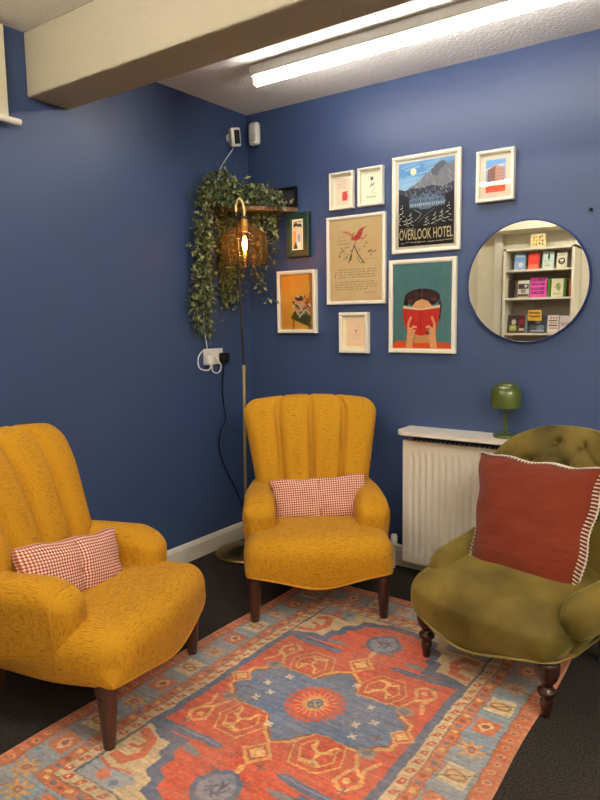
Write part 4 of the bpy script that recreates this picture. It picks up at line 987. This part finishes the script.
mx = Matrix.Rotation(math.radians(-28), 3, 'Z') @ Matrix.Rotation(math.radians(10), 3, 'Y') @ Matrix.Rotation(math.radians(8), 3, 'X')
obj('mount', lathe(bmesh.new(), [(.024, .0), (.024, .008), (.012, .012), (.012, .03)], 24), M['white_plastic'], t, angle=40).rotation_euler.y = PI / 2
bm = nb(.022, .066, -.028, .028, -.048, .048, bev=.008); bmesh.ops.rotate(bm, cent=(.04, 0, 0), matrix=mx, verts=bm.verts); bd = obj('camera_body', bm, M['white_plastic'], t, angle=40)
bm = nb(.065, .0685, -.010, .021, -.034, .036, bev=.001); bmesh.ops.rotate(bm, cent=(.04, 0, 0), matrix=mx, verts=bm.verts); obj('lens_panel', bm, M['black'], bd, smooth=False)
bm = bmesh.new(); tube(bm, [Vector(p) - Vector((0, -.155, 2.245)) for p in spline([(.035, -.15, 2.205), (.02, -.155, 2.18), (.006, -.20, 2.12), (.005, -.23, 2.08), (.004, -.245, 2.05), (.006, -.262, 2.00), (.006, -.29, 1.90), (.006, -.36, 1.6), (.006, -.40, 1.3), (.02, -.395, 1.12)], 6)], .0032, 6); obj('cable', bm, M['white_plastic'], t)
t = thing('alarm_sensor', 'white rounded motion sensor on the back wall just right of the corner', 'sensor', (.072, 0, 2.285))
bm = rbox(.034, .022, .062, .022, (10, 6, 14), lambda x, y, z: (x, y - .022, z)); obj('sensor_case', bm, M['white_plastic'], t)
obj('lens', rbox(.022, .006, .020, .006, (8, 4, 8), lambda x, y, z: (x, y - .042, z - .022)), flat('sensor_lens', 206, 204, 196, .3), t)

# ================================================================== ROLLER BLIND
t = thing('roller_blind', 'cream roller blind with a white bottom bar at the top left edge', 'blind', (0, -2.12, 2.40))
obj('fabric', nb(.045, .047, -.64, .648, -.355, -.02), M['blind'], t, smooth=False)
bm = bmesh.new(); tube(bm, [(.046, -.65, -.362), (.046, .695, -.362)], .0125, 14); obj('bottom_bar', bm, M['white_gloss'], t, angle=40)
bm = bmesh.new(); tube(bm, [(.035, -.66, -.03), (.035, .60, -.03)], .02, 14); obj('roller', bm, M['white_gloss'], t, angle=40)

# ================================================================== BOOKCASE BEHIND THE CAMERA (SEEN IN THE MIRROR)
BX0, BX1, BY = .345, .985, -3.37
t = thing('bookcase', 'cream painted bookcase against the front wall, seen in the round mirror', 'bookcase', ((BX0 + BX1) / 2, -3.62, 0))
hw = (BX1 - BX0) / 2
for s in (-1, 1): obj('side_panel', nb(min(s * hw, s * (hw - .022)), max(s * hw, s * (hw - .022)), .012, .25, 0, 1.90), M['cream_wall'], t, smooth=False)
SZ = [.10, .45, .78, 1.11, 1.44, 1.70, 1.895]
for k, z in enumerate(SZ): obj('shelf', nb(-hw + (.022 if k < 6 else 0), hw - (.022 if k < 6 else 0), .012, .25, z - .018, z), M['cream_wall'], t, smooth=False)
obj('back_panel', nb(-hw, hw, .002, .012, 0, 1.90), flat('bookcase_back', 186, 178, 158), t, smooth=False)
def book(label, x, w_, h_, z, th=.022, cover=(200, 200, 200), art=None, y=None, lean=8, group=None, spine=False):
    t = thing('book', label, 'book', (x, (-3.44 if y is None else y), z + .0015 + (.11 if spine else th) * math.sin(math.radians(lean))), 0, group)
    bm = bmesh.new()
    rot = Matrix.Rotation(math.radians(lean), 3, 'X')
    if spine: w_, th = th, .11
    fm = flat('book_cloth', *cover, .5)
    box(bm, -w_ / 2, w_ / 2, -th, -th + .002, 0, h_); box(bm, -w_ / 2, w_ / 2, -.002, 0, 0, h_); box(bm, -w_ / 2, -w_ / 2 + .002, -th, 0, 0, h_)
    if spine: box(bm, -w_ / 2, w_ / 2, -.002, .0, 0, h_); box(bm, w_ / 2 - .002, w_ / 2, -th, 0, 0, h_)
    bmesh.ops.rotate(bm, cent=(0, 0, 0), matrix=rot, verts=bm.verts); obj('cover', bm, fm, t, smooth=False)
    bm = nb(-w_ / 2 + .0021, w_ / 2 - .0025, -th + .0021, -.0021, .003, h_ - .003); bmesh.ops.rotate(bm, cent=(0, 0, 0), matrix=rot, verts=bm.verts); obj('pages', bm, M['page'], t, smooth=False)
    if art:
        c = Canvas(w_, h_, .003, cover); art(*S(c, w_, h_))
        q = math.radians(lean)
        c.mesh('cover_art', M['book'], lambda U, V: (w_ / 2 - U, .0006 * math.cos(q) - V * math.sin(q), V * math.cos(q) + .0006 * math.sin(q)), t)
def a_blue(P, L, E, R_): R_(0, .5, 1, 1, (120, 156, 204)); R_(.1, .1, .9, .5, (150, 176, 210)); E(.4, .3, .2, .15, (206, 214, 220)); R_(.1, .8, .9, .9, (190, 206, 226))
def a_red(P, L, E, R_): R_(0, .0, 1, .28, (236, 112, 86)); R_(0, 0, .1, 1, (196, 42, 34)); L([(.2, .86), (.8, .86)], .004, (244, 180, 160))
def a_pale(P, L, E, R_): E(.45, .68, .1, .2, (60, 76, 80)); R_(.1, .4, .9, .46, (160, 176, 170)); R_(.3, .12, .8, .2, (140, 160, 156)); E(.6, .3, .2, .08, (206, 190, 150))
def a_eye(P, L, E, R_): E(.5, .42, .36, .22, (40, 38, 36)); E(.5, .46, .2, .1, (214, 204, 180)); E(.5, .34, .12, .08, (150, 120, 90)); R_(.1, .78, .9, .86, (170, 160, 140))
def a_bw(P, L, E, R_): R_(.05, .5, .95, .8, (50, 50, 54)); R_(.05, .05, .95, .2, (60, 58, 58)); E(.5, .38, .25, .15, (140, 134, 124)); R_(.0, .85, 1, 1, (226, 222, 206)); R_(.2, .6, .4, .75, (190, 186, 170))
def a_pink(P, L, E, R_):
    r = random.Random(3)
    for y in (.86, .66, .42, .22): 
        x = .14
        while x < .84: w2 = r.uniform(.08, .13); R_(x, y - .06, x + w2, y + .06, (60, 24, 48)); R_(x + .03, y - .02, x + w2 - .03, y + .02, (222, 74, 164)); x += w2 + .03
    R_(.1, .52, .9, .54, (236, 120, 190))
def a_green(P, L, E, R_): E(.4, .55, .2, .22, (150, 160, 110)); L([(.3, .3), (.5, .7), (.7, .5)], .006, (96, 110, 70)); R_(.15, .1, .85, .2, (190, 190, 160))
def a_mix(P, L, E, R_): E(.45, .6, .2, .16, (206, 190, 160)); R_(.2, .1, .8, .4, (150, 166, 74)); R_(.0, .85, 1, 1, (60, 52, 54)); E(.5, .3, .25, .1, (190, 196, 120))
def a_redspine(P, L, E, R_): R_(.1, .1, .9, .25, (206, 190, 170)); R_(.2, .5, .8, .8, (150, 40, 44))
def a_yel(P, L, E, R_):
    r = random.Random(1)
    for y in (.72, .40): scrawl(L, r, .12, .9, y, .008, (120, 84, 30), .07, .9)
def a_dark(P, L, E, R_): E(.35, .3, .25, .16, (120, 134, 150)); E(.75, .4, .2, .2, (100, 104, 110)); R_(.1, .06, .9, .14, (180, 180, 176)); E(.5, .6, .15, .1, (150, 150, 140))
def a_pinkdots(P, L, E, R_):
    for y in (.85, .55, .25):
        for x in (.2, .45, .7): E(x, y, .1, .05, (196, 120, 112))
    R_(.1, .36, .9, .44, (90, 80, 80)); R_(.1, .66, .9, .72, (120, 100, 96))
z = SZ[5]; G1 = None
book('pale blue book facing out, first on the top shelf of the bookcase in the mirror', .475, .10, .15, z, cover=(146, 172, 206), art=a_blue)
book('bright red book facing out on the top shelf in the mirror', .605, .10, .16, z, cover=(222, 60, 48), art=a_red)
book('pale mint book with a dark motif facing out on the top shelf in the mirror', .735, .10, .155, z, cover=(196, 214, 206), art=a_pale)
book('cream book with a round dark picture, last on the top shelf in the mirror', .855, .085, .14, z, cover=(220, 208, 182), art=a_eye)
z = SZ[4]
for k, (cl, lb) in enumerate((((86, 72, 54), 'brown book spine at the left end of the second mirrored shelf'), ((54, 50, 46), 'charcoal book spine, second from the left on the second shelf in the mirror'), ((132, 112, 76), 'tan book spine left of the black and white book in the mirror'))):
    book(lb, .385 + k * .03, .1, .16 - .01 * (k % 2), z, th=.025, cover=cl, lean=2, spine=True, y=-3.45)
book('black and white book facing out left of the pink book in the mirror', .515, .105, .16, z, cover=(206, 200, 184), art=a_bw)
book('large bright pink book with dark blocky lettering in the middle of the mirror', .652, .150, .185, z, cover=(222, 74, 164), art=a_pink)
book('thin bright green book spine right of the pink book in the mirror', .745, .1, .16, z, th=.022, cover=(116, 186, 62), lean=2, spine=True, y=-3.45)
book('cream book with a green plant, right of the thin green spine in the mirror', .822, .105, .165, z, cover=(222, 214, 176), art=a_green)
book('green book spine right of the cream plant book in the mirror', .887, .1, .165, z, th=.018, cover=(96, 168, 66), lean=2, spine=True, y=-3.45)
book('black book spine left of the orange book in the mirror', .910, .1, .14, z, th=.018, cover=(30, 32, 32), lean=2, spine=True, y=-3.45)
book('orange book spine at the right end of the second shelf in the mirror', .942, .1, .17, z, th=.034, cover=(222, 134, 58), lean=2, spine=True, y=-3.45)
z = SZ[3]
book('dark book with a green picture at the left of the third mirrored shelf', .425, .105, .165, z, cover=(64, 54, 56), art=a_mix)
book('dark red book, second from the left on the third mirrored shelf', .508, .055, .16, z, cover=(90, 34, 40), art=a_redspine)
book('pale teal book spine on the third shelf in the mirror', .550, .1, .165, z, th=.02, cover=(160, 196, 190), lean=2, spine=True, y=-3.45)
book('wide dark grey book facing out behind the yellow card in the mirror', .655, .16, .16, z, cover=(70, 76, 86), art=a_dark)
book('white and pink patterned book facing out on the third shelf in the mirror', .795, .10, .16, z, cover=(226, 214, 202), art=a_pinkdots)
book('pale pink book at the right end of the third shelf in the mirror', .905, .10, .155, z, cover=(214, 196, 196), art=lambda P, L, E, R_: R_(.1, .4, .9, .6, (190, 160, 160)))
z = SZ[2]
book('yellow book facing out on the lower shelf in the mirror', .47, .11, .19, z, cover=(206, 176, 66), art=a_yel)
book('grey book facing out on the lower shelf beside the yellow book', .62, .11, .17, z, cover=(120, 120, 128), art=a_dark)
book('teal book facing out on the lower shelf near the right', .78, .11, .17, z, cover=(70, 130, 130), art=a_pale)
def card(label, x, w_, h_, z, y, cover, art, tilt=3, mt=None):
    c = Canvas(w_, h_, .003, cover); art(*S(c, w_, h_)); t = thing('shelf_card', label, 'card', (x, y, z))
    obj('card_board', nb(-w_ / 2, w_ / 2, -.004, 0, 0, h_), M['mount'], t, smooth=False)
    c.mesh('card_face', M['book'], lambda U, V: (w_ / 2 - U, np.full_like(U, .0006), V), t)
def a_sign(P, L, E, R_):
    r = random.Random(2)
    for y in (.78, .52, .26):
        for k in range(4): E(.2 + k * .2 + r.uniform(-.03, .03), y + r.uniform(-.05, .05), .07, .09, r.choice([(150, 110, 60), (96, 84, 60), (206, 150, 70), (120, 90, 70)]), .85)
card('cream and yellow speckled card standing on top of the bookcase in the mirror', .647, .135, .125, 1.895, -3.42, (228, 208, 150), a_sign)
card('yellow card in front of the dark grey book on the third mirrored shelf', .640, .125, .10, SZ[3] + .115, -3.405, (234, 178, 62), a_yel)
